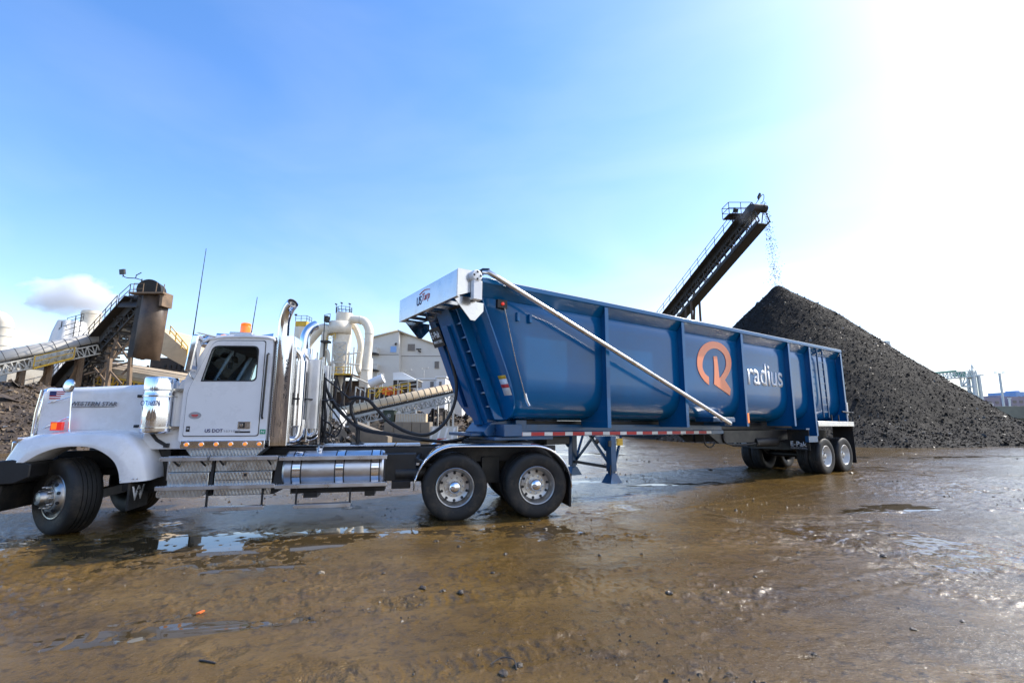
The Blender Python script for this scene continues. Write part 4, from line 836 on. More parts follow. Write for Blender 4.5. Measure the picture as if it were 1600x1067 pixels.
q = MB(); q.prism(poly, .143, .153); q.build('emblem', 'logo', trailer)
lettering('name_lettering', 'radius', 'letterw', trailer, (-3.77, .151, 2.47), 1.78, .61, depth=.004, bold=.012)
# frame, coupler, tape
q = MB()
for y in (.70, 1.62): q.box(-11.05, -4.15, y, y + .12, 1.19, 1.285); q.box(-10.9, -4.15, y + .05, y + .07, 1.286, 1.42)
q.build('frame_rail', 'blue2', trailer, bevel=.006)
tp = MB(); x = -10.95
for k in range(24):
    w = .32 if k % 2 == 0 else .2
    if x + w > -4.35: break
    tp.slot(k % 2).box(x, x + w, .692, .6985, 1.205, 1.272); x += w
tp.build('reflective_tape', ['redtape', 'whitetape'], trailer)
q = MB(); q.box(-11.25, -9.9, .69, 1.75, 1.13, 1.19); q.prism([(-11.3, 1.2), (-11.35, 1.28), (-11.2, 1.45), (-10.75, 1.5), (-10.6, 1.2)], .9, 1.6); q.box(-11.55, -11.2, 1.0, 1.9, 1.2, 1.26); q.box(-11.1, -10.7, .60, .9, 1.2, 1.42); q.box(-10.75, -10.5, .74, .9, 1.2, 1.5)
q.tube([(-10.75, 1.22, 1.0), (-10.75, 1.22, 1.2)], .05, 12); q.build('coupler', 'blue2', trailer, bevel=.01)
q = MB(); q.box(-10.6, 1.7, .92, 1.52, 1.30, 1.49)
for k in range(10): q.box(-9.6 + k * .6, -9.5 + k * .6, .75, 1.7, 1.20, 1.3)
q.box(-4.1, 1.75, .72, .84, .95, 1.28); q.box(-4.1, 1.75, 1.6, 1.72, .95, 1.28)
q.prism([(-4.9, 1.25), (-4.2, 1.25), (-4.1, .95), (-4.35, .95)], .72, .8); q.prism([(-4.9, 1.25), (-4.2, 1.25), (-4.1, .95), (-4.35, .95)], 1.64, 1.72)
for x in (-.9, .62, 1.7): q.box(x - .1, x + .1, .6, 1.84, .7, 1.0)
for xa in (0, 1.25):
    q.tube([(xa, .25, .525), (xa, 2.19, .525)], .085, 14)
    for y in (.62, 1.72): q.beam((xa - .75, y + .05, .85), (xa, y + .05, .55), .1, .16); q.lathe([(.001, 0), (.13, .0), (.14, .06), (.11, .12), (.14, .2), (.001, .25)], (xa + .28, y + .05, .62), ax=(0, 0, 1), n=16)
    q.tube([(xa - .3, 1.0, .75), (xa - .3, 1.5, .75)], .11, 16)
q.tube([(-2.6, .8, .95), (-1.4, .8, .95)], .14, 18); q.build('suspension', 'black', trailer, bevel=.006)
# landing gear
for y, x in ((.40, -8.55), (1.96, -8.22)):
    q = MB()
    q.box(x - .075, x + .075, y, y + .15, .48, 1.188); q.box(x - .055, x + .055, y + .02, y + .13, .30, .5)
    q.add([(x - .17, y - .06, .255), (x + .17, y - .06, .255), (x + .17, y + .21, .255), (x - .17, y + .21, .255), (x - .075, y, .44), (x + .075, y, .44), (x + .075, y + .15, .44), (x - .075, y + .15, .44)], [(0, 3, 2, 1), (4, 5, 6, 7), (0, 1, 5, 4), (1, 2, 6, 5), (2, 3, 7, 6), (3, 0, 4, 7)])
    q.prism([(x - .38, 1.188), (x + .22, 1.188), (x + .09, .92), (x - .09, .88)], y + .151, y + .165)
    leg = q.build('landing_leg', 'blue2', trailer, bevel=.008)
    q = MB(); q.beam((x + .06, y + .07, .52), (x + .55, y + .3, 1.18), .045); q.beam((x + .06, y + .1, .52), (x + .06, y + (.75 if y < 1 else -.6), 1.18), .045); q.build('leg_brace', 'blue2', leg)
    if y < 1:
        q = MB(); q.box(x - .16, x - .08, y - .02, y, .98, 1.1); q.lathe([(.05, 0), (.05, .02), (.001, .03)], (x - .33, y + .15, 1.08), n=16); q.build('gear_crank', 'plastic', leg)
        q = MB(); q.box(x + .08, x + .24, y - .03, y + .0, 1.0, 1.14); q.build('yellow_tag', 'yellow', leg)
        q = MB(); q.beam((x, y + .1, .56), (-8.22, 1.98, .56), .06); q.tube([(x - .1, y, .62), (x - .12, y, .5), (x - .12, y - .0, .42)], .012, 6); q.build('cross_shaft', 'black', leg)
# tarp housing across the front
q = MB(); q.prism(rounded([(-12.44, 3.45), (-12.44, 3.90), (-12.40, 3.93), (-12.10, 3.93), (-12.06, 3.90), (-12.06, 3.62), (-12.1, 3.62), (-12.12, 3.82), (-12.40, 3.82), (-12.41, 3.45)], .01), .0, 2.52); th = q.build('tarp_housing', 'alu', trailer, bevel=.006)
q = MB(); q.prism([(-12.43, 3.46), (-12.43, 3.92), (-12.07, 3.92), (-12.07, 3.60)], -.014, -.001); q.build('end_cap', 'steel', th)
q = MB(); q.prism([(-12.43, 3.46), (-12.43, 3.92), (-12.07, 3.92), (-12.07, 3.60)], 2.521, 2.534); q.build('end_cap', 'steel', th)
q = MB(); q.lathe([(.10, 0), (.10, .10), (.085, .115), (.05, .118), (.001, .118)], (-12.13, -.016, 3.82), n=28); q.box(-12.19, -12.03, -.12, -.02, 3.42, 3.74); q.slot(1)
for k in range(4): t = k * math.pi / 2; q.lathe([(.02, 0), (.02, .012), (.001, .012)], (-12.13 + .06 * math.cos(t), -.13, 3.82 + .06 * math.sin(t)), n=10)
q.build('tarp_motor', ['letterw', 'plastic'], th, bevel=.006)
fr = MB()
for k in range(7): fr.box(-12.40, -12.0, .12 + k * .38, .15 + k * .38, 3.44, 3.50)
fr.box(-12.405, -12.37, .02, 2.5, 3.452, 3.49); fr.box(-12.06, -12.02, .02, 2.5, 3.44, 3.50)
for y in (.12, 2.3): fr.prism([(-12.40, 3.44), (-11.86, 3.44), (-11.86, 3.3), (-12.02, 3.12), (-12.1, 3.12)], y, y + .015)
fr.build('housing_bracket', 'steel', th)
ln = lettering('housing_lettering', 'US', 'navy', th, (-12.443, 1.62, 3.60), .22, .17, rot=(R(90), 0, R(-90)), bold=.01)
ln = lettering('housing_lettering', 'Tarp', 'redink', th, (-12.443, 1.38, 3.60), .34, .19, rot=(R(90), 0, R(-90)), shear=.15)
q = MB(); q.tube([(-12.443, y, 3.80 + .04 * math.sin((1.5 - y) / .45 * 3)) for y in [1.5 - .05 * i for i in range(10)]], .008, 6); q.build('housing_swoosh', 'redink', th)
# tarp arm
q = MB(); pa = Vector((-11.72, -.10, 3.86)); pb = Vector((-5.13, -.10, 1.46))
q.tube([(-11.95, .10, 3.93), (-11.93, .0, 3.95), (-11.88, -.07, 3.93), tuple(pa)] + [tuple(pa.lerp(pb, t)) for t in (.3, .5, .999, 1)], [.045, .045, .045, .045, .045, .045, .045, .02], 16)
arm = q.build('tarp_arm', 'alu', trailer, angle=60)
q = MB(); m1, m2 = pa.lerp(pb, .49), pa.lerp(pb, .505); q.tube([m1, m2], .05, 16); q.build('arm_sleeve', 'steel', arm)
q = MB(); q.tube([(-11.98, .09, 3.925), (-11.93, .02, 3.965), (-11.86, -.05, 3.955)], .055, 12); q.build('arm_elbow', 'plastic', arm)
q = MB(); q.box(-5.62, -4.72, .02, .5, 1.50, 1.60); q.slot(1).box(-5.60, -4.74, .03, .5, 1.601, 1.606); q.slot(2)
for k in range(2): q.lathe([(.03, 0), (.03, .02), (.001, .02)], (-5.3 + k * .1, .02, 1.55), n=12)
q.slot(0).box(-5.3, -5.0, -.06, .5, 1.42, 1.498); q.build('arm_pivot_box', ['blue2', 'alu', 'black'], trailer, bevel=.006)
# marker lamp, brackets, cable, decal
q = MB(); q.box(-11.60, -11.40, .08, .145, 3.40, 3.55); q.slot(1).lathe([(.03, 0), (.03, .02), (.02, .03), (.001, .032)], (-11.5, .08, 3.475), n=16); q.build('marker_lamp', ['plastic', 'red'], trailer, bevel=.006)
for x in (-11.15, -10.88): q = MB(); q.box(x - .03, x + .03, .09, .147, 3.22, 3.38); q.build('side_bracket', 'blue', trailer, bevel=.008)
q = MB(); q.tube([(-11.47, .06, 3.40), (-11.2, .10, 2.5), (-10.98, .13, 1.92)], .009, 6); q.tube([(-10.99, .12, 1.95), (-10.95, .12, 1.82), (-10.9, .12, 1.74)], .025, 8); q.build('release_cable', 'steel', trailer)
q = MB(); q.add([(xf(z) - .016 + 0, y, z) for y, z in ((.2, 1.92), (.44, 1.92), (.44, 2.26), (.2, 2.26))], [(0, 1, 2, 3)]); q.slot(1).add([(xf(z) - .019, y, z) for y, z in ((.2, 2.05), (.44, 2.05), (.44, 2.11), (.2, 2.11))], [(0, 1, 2, 3)]); q.slot(2).add([(xf(z) - .019, y, z) for y, z in ((.2, 2.2), (.44, 2.2), (.44, 2.26), (.2, 2.26))], [(0, 1, 2, 3)]); q.build('warning_decal', ['letterw', 'redink', 'yellow'], trailer, solid=.001)
q = MB(); q.box(-4.2, -4.13, -.012, -.003, 1.48, 1.72); q.build('side_reflector', 'orange', trailer)
# side ladder, rear fender, tailgate
sld = MB()
for x in (-.03, .32): sld.beam((x, .03, 3.73), (x + .05, .03, 1.66), .045, .03)
sl_o = sld.build('side_ladder', 'blue2', trailer, bevel=.004)
for k in range(9): q = MB(); z = 1.82 + k * .215; q.box(-.0 + .02 * (3.7 - z) / 2, .345, .018, .05, z, z + .025); q.build('rung', 'blue2', sl_o)
q = MB(); q.box(-.47, 1.98, -.02, .95, 1.50, 1.545); q.box(-.47, 1.98, -.02, .0, 1.40, 1.499); q.build('rear_fender', 'alu', trailer, bevel=.006)
q = MB(); q.box(-.47, 1.98, tm(.95), tm(-.02), 1.50, 1.545); q.build('rear_fender', 'alu', trailer, bevel=.006)
for x in (.62, 1.1): q = MB(); q.box(x, x + .03, .05, .08, 1.546, 1.75); q.build('fender_peg', 'plastic', trailer)
tg = MB(); tg.prism([(y, z) for y, z in body_ring(.03)], 1.67, 1.72, 'yz'); tg.box(1.722, 1.82, .1, .2, 1.6, 3.75); tg.box(1.722, 1.82, 2.24, 2.34, 1.6, 3.75)
for z in (2.0, 2.6, 3.2): tg.box(1.722, 1.79, .21, 2.23, z, z + .1)
tgo = tg.build('tailgate', 'blue', trailer, bevel=.006)
for z in (3.5, 3.3, 2.75, 2.6, 2.1): hw = MB(); hw.box(1.823, 1.90, .05, .22, z, z + .06); hw.tube([(1.86, .1, z - .08), (1.86, .1, z + .14)], .018, 8); hw.build('gate_hinge', 'black', tgo)
hw = MB(); hw.tube([(1.2, -.02, 1.85), (2.0, -.02, 1.83)], .025, 8); hw.tube([(1.85, -.02, 1.7), (1.85, -.02, 1.95)], .03, 8); hw.build('gate_latch', 'black', tgo)
hw = MB(); hw.tube([(1.75, 0, 1.6), (1.95, 0, 1.5), (2.0, 0, 1.7)], .02, 8); hw.build('latch_lever', 'black', tgo)
q = MB(); q.box(1.60, 1.68, -.012, -.004, 1.75, 2.15); q.build('white_sticker', 'whitetape', trailer)
q = MB(); q.box(1.7, 1.76, .0, .1, 1.42, 1.49); q.build('tail_lamp', 'red', trailer)
for (x, y0, z0, z1, txt) in ((-1.0, .03, .72, 1.3, 1), (-1.0, 1.80, .72, 1.3, 1), (2.0, .03, .25, 1.45, 0), (2.0, 1.80, .25, 1.45, 0)):
    q = MB(); q.box(x - .008, x + .008, y0, y0 + .6, z0, z1); fo = q.build('mud_flap', 'rubber', trailer)
    if txt:
        lettering('flap_lettering', 'E-Pak', 'letterw', fo, (x - .012, y0 + .53, z0 + .10), .45, .14, rot=(R(90), 0, R(-90)), bold=.01)
        lettering('flap_small_print', 'MANUFACTURING', 'grey', fo, (x - .012, y0 + .53, z0 + .03), .45, .05, rot=(R(90), 0, R(-90)))
q = MB(); q.box(-1.1, -.55, .0, .1, .95, 1.12); q.box(-1.1, -.9, .05, 2.4, 1.3, 1.34); q.build('flap_hanger', 'blue2', trailer)
q = MB(); q.tube(smooth_path([(-4.9, .78, 1.19), (-4.88, .78, .95), (-4.7, .76, .86), (-4.5, .76, .95), (-4.48, .78, 1.19)], 6), .018, 8); q.tube(smooth_path([(-4.2, .7, 1.2), (-4.15, .7, 1.0), (-3.9, .7, .92), (-3.2, .7, .90), (-2.6, .72, .92)], 6), .025, 8); q.build('brake_hose', 'plastic', trailer)
q = MB(); q.box(-9.9, -9.3, .9, 1.55, 1.02, 1.18); q.build('under_box', 'black', trailer, bevel=.01)
tw_ = wheel_kind('trailer'); tw_.parent = trailer; tw_.location = (0, .02, .525)
for i, (x, s) in enumerate(((1.25, 0), (0, 1), (1.25, 1))):
    copy_tree(tw_, trailer, location=(x, tm(.02) if s else .02, .525), rotation_euler=(0, R(13 * i + 9), 0) if not s else (0, 0, R(180)))

# ------------------------------------------------------------------ plant and yard behind
class Run:
    """straight inclined run with its own axes: u along, v level across (to the viewer's left when going away), w up"""
    def __init__(s, p0, p1):
        s.p, s.q = Vector(p0), Vector(p1); s.len = (s.q - s.p).length; s.u = (s.q - s.p).normalized()
        s.v = Vector((0, 0, 1)).cross(s.u).normalized(); s.w = s.u.cross(s.v).normalized()
    def at(s, t, v=0, w=0): return s.p + s.u * (t * s.len) + s.v * v + s.w * w
def lattice(mb, run, v, w0, w1, n, r, t0=0, t1=1):
    for w in (w0, w1): mb.beam(run.at(t0, v, w), run.at(t1, v, w), r * 1.5)
    for k in range(n + 1):
        t = t0 + (t1 - t0) * k / n; mb.beam(run.at(t, v, w0), run.at(t, v, w1), r)
        if k < n: mb.beam(run.at(t, v, w0 if k % 2 else w1), run.at(t + (t1 - t0) / n, v, w1 if k % 2 else w0), r * .9)
def railing(mb, pts, h=1.05, step=1.6, r=.05):
    pts = [Vector(p) for p in pts]
    for a, b in zip(pts[:-1], pts[1:]):
        n = max(1, int((b - a).length / step)); z = Vector((0, 0, 1))
        for k in range(n + 1): p = a.lerp(b, k / n); mb.beam(p, p + z * h, r)
        for f_ in (.5, 1): mb.beam(a + z * h * f_, b + z * h * f_, r)
def flood(parent, p, d, s=.5, mat='black'):
    q = MB(); p = Vector(p); d = Vector(d).normalized(); q.beam(p, p + d * s * .3, s, s * .8); q.beam(p - Vector((0, 0, s * .8)), p, .06); return q.build('floodlight', mat, parent)
def hood_cover(run, rad, v=0, w=0, t0=0, t1=1, a0=0, a1=180, n=14):
    q = MB(); rows = []
    for k in range(2): t = (t0, t1)[k]; rows.append([run.at(t, v + rad * math.cos(R(a0 + (a1 - a0) * i / n)), w + rad * math.sin(R(a0 + (a1 - a0) * i / n))) for i in range(n + 1)])
    return q.sheet(rows)
def hoops(run, rad, cnt, v=0, w=0, t0=0, t1=1, r=.035):
    q = MB()
    for k in range(cnt + 1):
        t = t0 + (t1 - t0) * k / cnt; q.tube([run.at(t, v + rad * math.cos(R(180 * i / 12)), w + rad * math.sin(R(180 * i / 12))) for i in range(13)], r, 5)
    return q

# tall stacking conveyor that feeds the black heap
cv = thing('conveyor', 'tall dark stacking conveyor dropping scrap onto the black heap', 'conveyor', at(1178, 332, 48))
def under(o, root):
    o.parent = root; o.matrix_parent_inverse = Matrix.Translation(-root.location); return o
H0, L0 = at(1184, 322, 47), at(1046, 492, 66)
run = Run(H0, H0 + (L0 - H0) * 2.9)
q = MB(); q.sheet([[run.at(t, v, w) for v, w in ((-.48, .12), (-.2, -.02), (.2, -.02), (.48, .12))] for t in (0, 1)]); under(q.build('belt', 'belt', None, solid=.03), cv)
q = MB(); q.lathe([(.001, -.8), (.42, -.8), (.42, .8), (.001, .8)], run.at(0, 0, -.35), ax=run.v, n=24); under(q.build('head_pulley', 'darksteel', None), cv)
q = MB()
for v in (-.62, .62): lattice(q, run, v, -2.15, -.15, 40, .085)
for k in range(60): q.beam(run.at(k / 60, -.5, -.18), run.at(k / 60, .5, -.18), .08)
for v in (-.68, .68): q.beam(run.at(.0, v, .08), run.at(1, v, .08), .05, .62, up=run.w)
for k in range(80): q.beam(run.at(k / 80, -.5, -.24), run.at(k / 80, .5, -.24), .07)
under(q.build('truss', 'darksteel', None), cv)
sd_ = 1 if run.v.dot(Vector((-1, 0, 0))) > 0 else -1
q = MB(); q.beam(run.at(.005, 0, -2.25), run.at(1, 0, -2.25), 1.15, .1, up=run.w); q.beam(run.at(.005, sd_ * .65, -2.08), run.at(1, sd_ * .65, -2.08), .04, .42, up=run.w); under(q.build('return_pan', 'darksteel', None), cv)
sd_ = 1 if run.v.dot(Vector((-1, 0, 0))) > 0 else -1
q = MB(); q.beam(run.at(.03, sd_ * 1.0, -.05), run.at(1, sd_ * 1.0, -.05), .75, .08, up=run.w); q.beam(run.at(.03, sd_ * .62, -.3), run.at(1, sd_ * .62, -.3), .06, .5, up=run.w); under(q.build('walkway', 'darksteel', None), cv)
q = MB(); railing(q, [run.at(.04, sd_ * 1.35, 0), run.at(1, sd_ * 1.35, 0)], 1.05, 1.9, .05); under(q.build('handrail', 'darksteel', None), cv)
ph = run.at(.035, sd_ * .6, .55); q = MB(); q.box(ph.x - 1.5, ph.x + 1.1, ph.y - .8, ph.y + .8, ph.z - .1, ph.z); q.beam(ph + Vector((-.9, 0, -.1)), run.at(.05, sd_, -.2), .1); q.beam(ph + Vector((.6, 0, -.1)), run.at(.0, sd_ * .5, -.2), .1)
railing(q, [(ph.x - 1.5, ph.y - .8, ph.z), (ph.x + 1.1, ph.y - .8, ph.z), (ph.x + 1.1, ph.y + .8, ph.z), (ph.x - 1.5, ph.y + .8, ph.z), (ph.x - 1.5, ph.y - .8, ph.z)], 1.25, 1.3, .055); under(q.build('head_platform', 'darksteel', None), cv)
under(flood(None, ph + Vector((-.9, -.9, .25)), (.3, -1, -.4), .55), cv); hp = run.at(-.005, -.3, 1.2); under(flood(None, hp, (.8, -.5, -.5), .6), cv)
q = MB(); q.tube(smooth_path([run.at(.0, sd_ * .3, .1), hp + Vector((.5, 0, .2)), hp + Vector((.5, 0, -.5)), hp + Vector((-.2, 0, -1.3))], 5), .035, 6); under(q.build('lamp_bracket', 'darksteel', None), cv)
for tt in (.24, .262):
    for v in (-.85, .85):
        a_ = run.at(tt, v * .7, -2.1); q = MB(); sgn = -1 if tt < .25 else 1
        b_ = Vector((a_.x - 1.2 * (1 if tt > .25 else -.1), a_.y + .5, 0)); q.beam(a_, b_, .22); q.beam(a_.lerp(b_, .25), run.at(.24 + .262 - tt, v, -1.7).lerp(Vector((a_.x - 1.2 * (1 if tt < .25 else -.1), a_.y, 0)), .45), .09)
        q.beam(a_.lerp(b_, .2), run.at(tt, -v, -1.7).lerp(b_, .28), .1); under(q.build('leg', 'rust', None), cv)
# falling chips
q = MB(); r_ = random.Random(4); top = run.at(-.012, -.1, -.2); bot = Vector((apex.x - .15, apex.y + .2, apex.z + .2))
for k in range(650):
    t = r_.random() ** 1.15; p = top.lerp(bot, t) + Vector((.9 * t * (1 - t), 0, 0)) + Vector((r_.gauss(0, .12 + .25 * t), r_.gauss(0, .15 + .2 * t), 0)); s = r_.uniform(.02, .065)
    d = Vector((r_.gauss(0, 1), r_.gauss(0, 1), r_.gauss(0, 1))).normalized(); q.beam(p - d * s, p + d * s, s * .9, s * .5)
tag(q.build('falling_scrap', sd_c), 'thin stream of scrap chips falling from the tall conveyor head', 'falling scrap', kind='stuff')

# dark inclined conveyor with discharge chute, left
lc = thing('conveyor', 'sooty inclined conveyor with handrail and rounded steel discharge chute', 'conveyor', at(200, 640, 52))
lr = Run(at(236, 456, 50), at(236, 456, 50) + (at(66, 640, 62) - at(236, 456, 50)) * 1.02)
ls = 1 if lr.v.dot(Vector((-1, 0, 0))) > 0 else -1
q = MB(); q.beam(lr.at(0, 0, 0), lr.at(1, 0, 0), 1.5, .12, up=lr.w); under(q.build('belt', 'belt', None), lc)
q = MB()
for v in (-.9, .9): q.beam(lr.at(.0, v, -.1), lr.at(1, v, -.1), .07, .8, up=lr.w); lattice(q, lr, v, -1.9, -.3, 18, .1)
for k in range(44):
    t = k / 44; q.beam(lr.at(t, -.95, -.5), lr.at(t, .95, -.5), .14); q.beam(lr.at(t, -.95, -1.9), lr.at(t, .95, -1.85), .1, .3)
    if k % 2: q.beam(lr.at(t, -.9, -1.2), lr.at(t + .03, .9, -1.2), .12)
for k in range(30): t = .08 + k * .03; q.beam(lr.at(t, -1.0, -2.4 - .5 * (k % 3)), lr.at(t + .015, 1.0, -2.4 - .5 * (k % 3)), .12, .2); q.beam(lr.at(t, -.2 + .1 * (k % 5), -1.9), lr.at(t, -.2, -3.2), .08)
r_ = random.Random(12)
for k in range(150):
    t = r_.uniform(.03, .95); w = -r_.uniform(.6, 1.2 + 4.5 * min(1, 1.2 * t)); v = r_.uniform(-.9, .9); L_ = r_.uniform(.3, .9); c_ = lr.at(t, v, w); c_.z = max(c_.z, .1)
    q.beam(c_ - lr.v * L_, c_ + lr.v * L_ + Vector((0, 0, r_.uniform(-.1, .1))), r_.uniform(.08, .2), r_.uniform(.08, .3))
    if k % 3 == 0: q.beam(c_, c_ + Vector((r_.uniform(-.4, .4), 0, -r_.uniform(.6, 2.2))), .1)
under(q.build('truss', 'darksteel', None), lc)
q = MB(); q.beam(lr.at(.05, ls * 1.4, -.1), lr.at(1, ls * 1.4, -.1), .9, .12, up=lr.w); q.beam(lr.at(.05, ls * 1.0, -.6), lr.at(1, ls * 1.0, -.6), .05, 1.0, up=lr.w); under(q.build('walkway', 'darksteel', None), lc)
q = MB(); railing(q, [lr.at(.12, ls * 1.8, 0), lr.at(1, ls * 1.8, 0)], 1.1, 1.3, .055); under(q.build('handrail', 'darksteel', None), lc)
pa_, pb_ = at(183, 476, 49), at(232, 464, 49); z = pa_.z
q = MB(); q.add([pa_, at(200, 459, 49), at(230, 462, 49), at(218, 480, 49)], [(0, 1, 2, 3)])
pl_ = [at(184, 478, 49.0), at(202, 461, 50.5), at(226, 462, 50.5), at(214, 478, 48.5)]
q = MB(); q.add(pl_ + [p - Vector((0, 0, .15)) for p in pl_], [(0, 1, 2, 3), (7, 6, 5, 4), (0, 4, 5, 1), (1, 5, 6, 2), (2, 6, 7, 3), (3, 7, 4, 0)]); railing(q, [pl_[0], pl_[1], pl_[2]], 1.25, 1.2, .055); q.beam(at(218, 462, 50), at(222, 436, 50), .09)
under(q.build('head_platform', 'darksteel', None), lc)
q = MB(); q.tube(smooth_path([at(222, 438, 50), at(212, 435, 50), at(198, 434, 50), at(193, 431, 50), at(192, 427, 50)], 4), .05, 6); q.tube([at(212, 435, 50), at(213, 430, 50), at(221, 426, 50)], .05, 6); under(q.build('lamp_bracket', 'darksteel', None), lc)
under(flood(None, at(193, 425, 50), (-.3, -1, -.2), .7), lc)
hd_ = at(237, 455, 49.5)
q = MB(); q.lathe([(.001, -.75), (1.12, -.75), (1.12, .75), (.001, .75)], hd_, ax=(.3, -.95, 0), n=28); under(q.build('head_drum', 'belt', None), lc)
q = MB(); t_, b_ = at(248, 464, 49), at(240, 564, 49); w_ = 1.75
tp_ = hd_.x + .7
prof = [(tp_ - .9, 48.6), (tp_ - .4, 48.15), (tp_ + .3, 47.95), (tp_ + .95, 48.1), (tp_ + 1.35, 48.6), (tp_ + 1.45, 49.4)]
ztop, zbot = at(250, 462, 48.5).z, at(240, 562, 48.5).z
q.sheet([[(x - .0, y, ztop) for x, y in prof], [(x - .12, y, ztop * .6 + zbot * .4) for x, y in prof], [(x - .35, y + .1, zbot + (.2 if i < 2 else 0)) for i, (x, y) in enumerate(prof)]]); under(q.build('chute', 'brownsteel', None, solid=.05, angle=60), lc)
q = MB(); z0 = at(225, 556, 49.5).z; q.prism([(tp_ - 1.7, zbot + .3), (tp_ - .55, zbot + .2), (tp_ - .75, ztop - .4), (tp_ - .85, ztop), (tp_ - 1.35, ztop)], 48.6, 48.7); q.prism([(tp_ - .9, zbot + .1), (tp_ - .5, zbot + .1), (tp_ - .5, ztop), (tp_ - .9, ztop)], 49.4, 49.5); q.beam((tp_ - .9, 48.3, zbot + .4), (tp_ - .45, 48.3, zbot + 4), .12); under(q.build('chute_side_plate', 'darksteel', None), lc)
q = MB(); q.box(tp_ - 1.6, tp_ + 2.0, 47.6, 48.2, ztop, ztop + .18); q.box(tp_ + 1.4, tp_ + 1.7, 48, 49.5, ztop - 1.2, ztop + .3); railing(q, [(tp_ - 1.2, 47.7, ztop), (tp_ - .2, 47.7, ztop)], 1.1, 1.0, .05); q.beam((tp_ + .9, 48, ztop), (tp_ + .95, 48, ztop + 1.3), .06); q.beam((tp_ + 1.7, 48, ztop), (tp_ + 1.75, 48, ztop + 1.1), .06); under(q.build('head_frame', 'timber', None), lc)
for (xt, yt, xb, yb, D) in ((206, 524, 202, 640, 49), (173, 532, 155, 640, 53), (172, 560, 166, 640, 50), (143, 560, 124, 640, 56), (192, 498, 175, 560, 52)):
    q = MB(); a_ = at(xt, yt, D); b_ = at(xb, yb, D); b_.z = min(b_.z, 0) if yb > 600 else b_.z; q.beam(a_, b_, .34, .3); under(q.build('leg', 'timber', None), lc)
q = MB()
for (x1, y1, x2, y2, D) in ((205, 530, 150, 590, 51), (205, 565, 132, 585, 52), (178, 528, 200, 560, 51), (168, 575, 190, 600, 50), (148, 575, 200, 640, 51), (190, 585, 206, 570, 49)): q.beam(at(x1, y1, D), at(x2, y2, D), .16)
under(q.build('brace', 'timber', None), lc)

def covered_conveyor(name_label, A, B, rad, mat, cnt, lo=1.0, parent_cat='conveyor'):
    rn = Run(A, B); th_ = thing('conveyor', name_label, 'conveyor', rn.at(.5, 0, 0)); tip = (lambda o: under(o, th_))
    tip(hood_cover(rn, rad).build('cover', mat, None, solid=.03, angle=60)); tip(hoops(rn, rad + .015, cnt, r=.03).build('cover_hoop', 'darksteel', None))
    return rn, th_, tip
# grey hooded conveyor on the far left
rn, t1, tp1 = covered_conveyor('grey hooded conveyor with a yellow service platform at the far left', at(-60, 578, 46), at(156, 535, 54), 1.15, 'greycover', 11)
q = MB(); q.beam(rn.at(0, 0, -.2), rn.at(1, 0, -.2), 1.6, .12, up=rn.w); tp1(q.build('belt', 'belt', None))
ss = 1 if rn.v.y < 0 else -1
q = MB()
for v in (-1.1, 1.1): lattice(q, rn, v, -1.25, -.25, 22, .09, 0, .95)
tp1(q.build('truss', 'pale', None))
q = MB(); q.beam(rn.at(.42, ss * 1.6, -1.35), rn.at(.72, ss * 1.6, -1.15), .8, .18, up=rn.w); railing(q, [rn.at(.42, ss * 2.0, -1.2), rn.at(.72, ss * 2.0, -1.1)], 1.1, 1.7, .08); tp1(q.build('service_platform', 'yellow', None))
q = MB()
for k in range(14): p = rn.at(.45 + .02 * k, ss * 1.2, -1.0 + .3 * (k % 3)); q.box(p.x - .25, p.x + .25, p.y - .2, p.y + .2, p.z - .2, p.z + .25)
tp1(q.build('idler_gear', 'pale', None))
for tt in (.1, .36, .56, .8):
    q = MB()
    for v in (-1, 1): a_ = rn.at(tt, v, -1.3); q.beam(a_, (a_.x, a_.y, -.1), .32)
    a_ = rn.at(tt, ss, -1.3); q.beam(a_, (a_.x - 3.2, a_.y, .6), .16); tp1(q.build('leg', 'timber', None))
# tan boarded conveyor gallery under the chute
A, B = at(168, 579, 58), at(300, 602, 51); rn = Run(A, B); t2 = thing('conveyor', 'low tan boarded conveyor gallery with yellow guard rail under the chute', 'conveyor', rn.at(.5)); ss = 1 if rn.v.y < 0 else -1
q = MB(); q.sheet([[rn.at(t, ss * v, w) for v, w in ((1.5, -.66), (1.44, -.1), (1.1, .42), (.36, .9), (-.5, 1.14), (-1.4, 1.1), (-1.5, -.5))] for t in [i / 16 for i in range(17)]]); o = q.build('cover', 'cover', None, solid=.03, angle=20); under(o, t2)
q = MB()
for v, w in ((1.44, -.1), (1.1, .43), (.36, .92), (-.5, 1.16), (.7, .68)): q.beam(rn.at(0, ss * v, w), rn.at(1, ss * v, w), .04)
under(q.build('cover_seam', 'timber', None), t2)
q = MB(); lattice(q, rn, ss * 1.7, -1.5, -.5, 16, .1); under(q.build('guard_rail', 'yellow', None), t2)
q = MB()
for tt in (.1, .5, .9): a_ = rn.at(tt, ss * 1.2, -1.3); q.beam(a_, (a_.x, a_.y, -.1), .3)
under(q.build('leg', 'timber', None), t2)
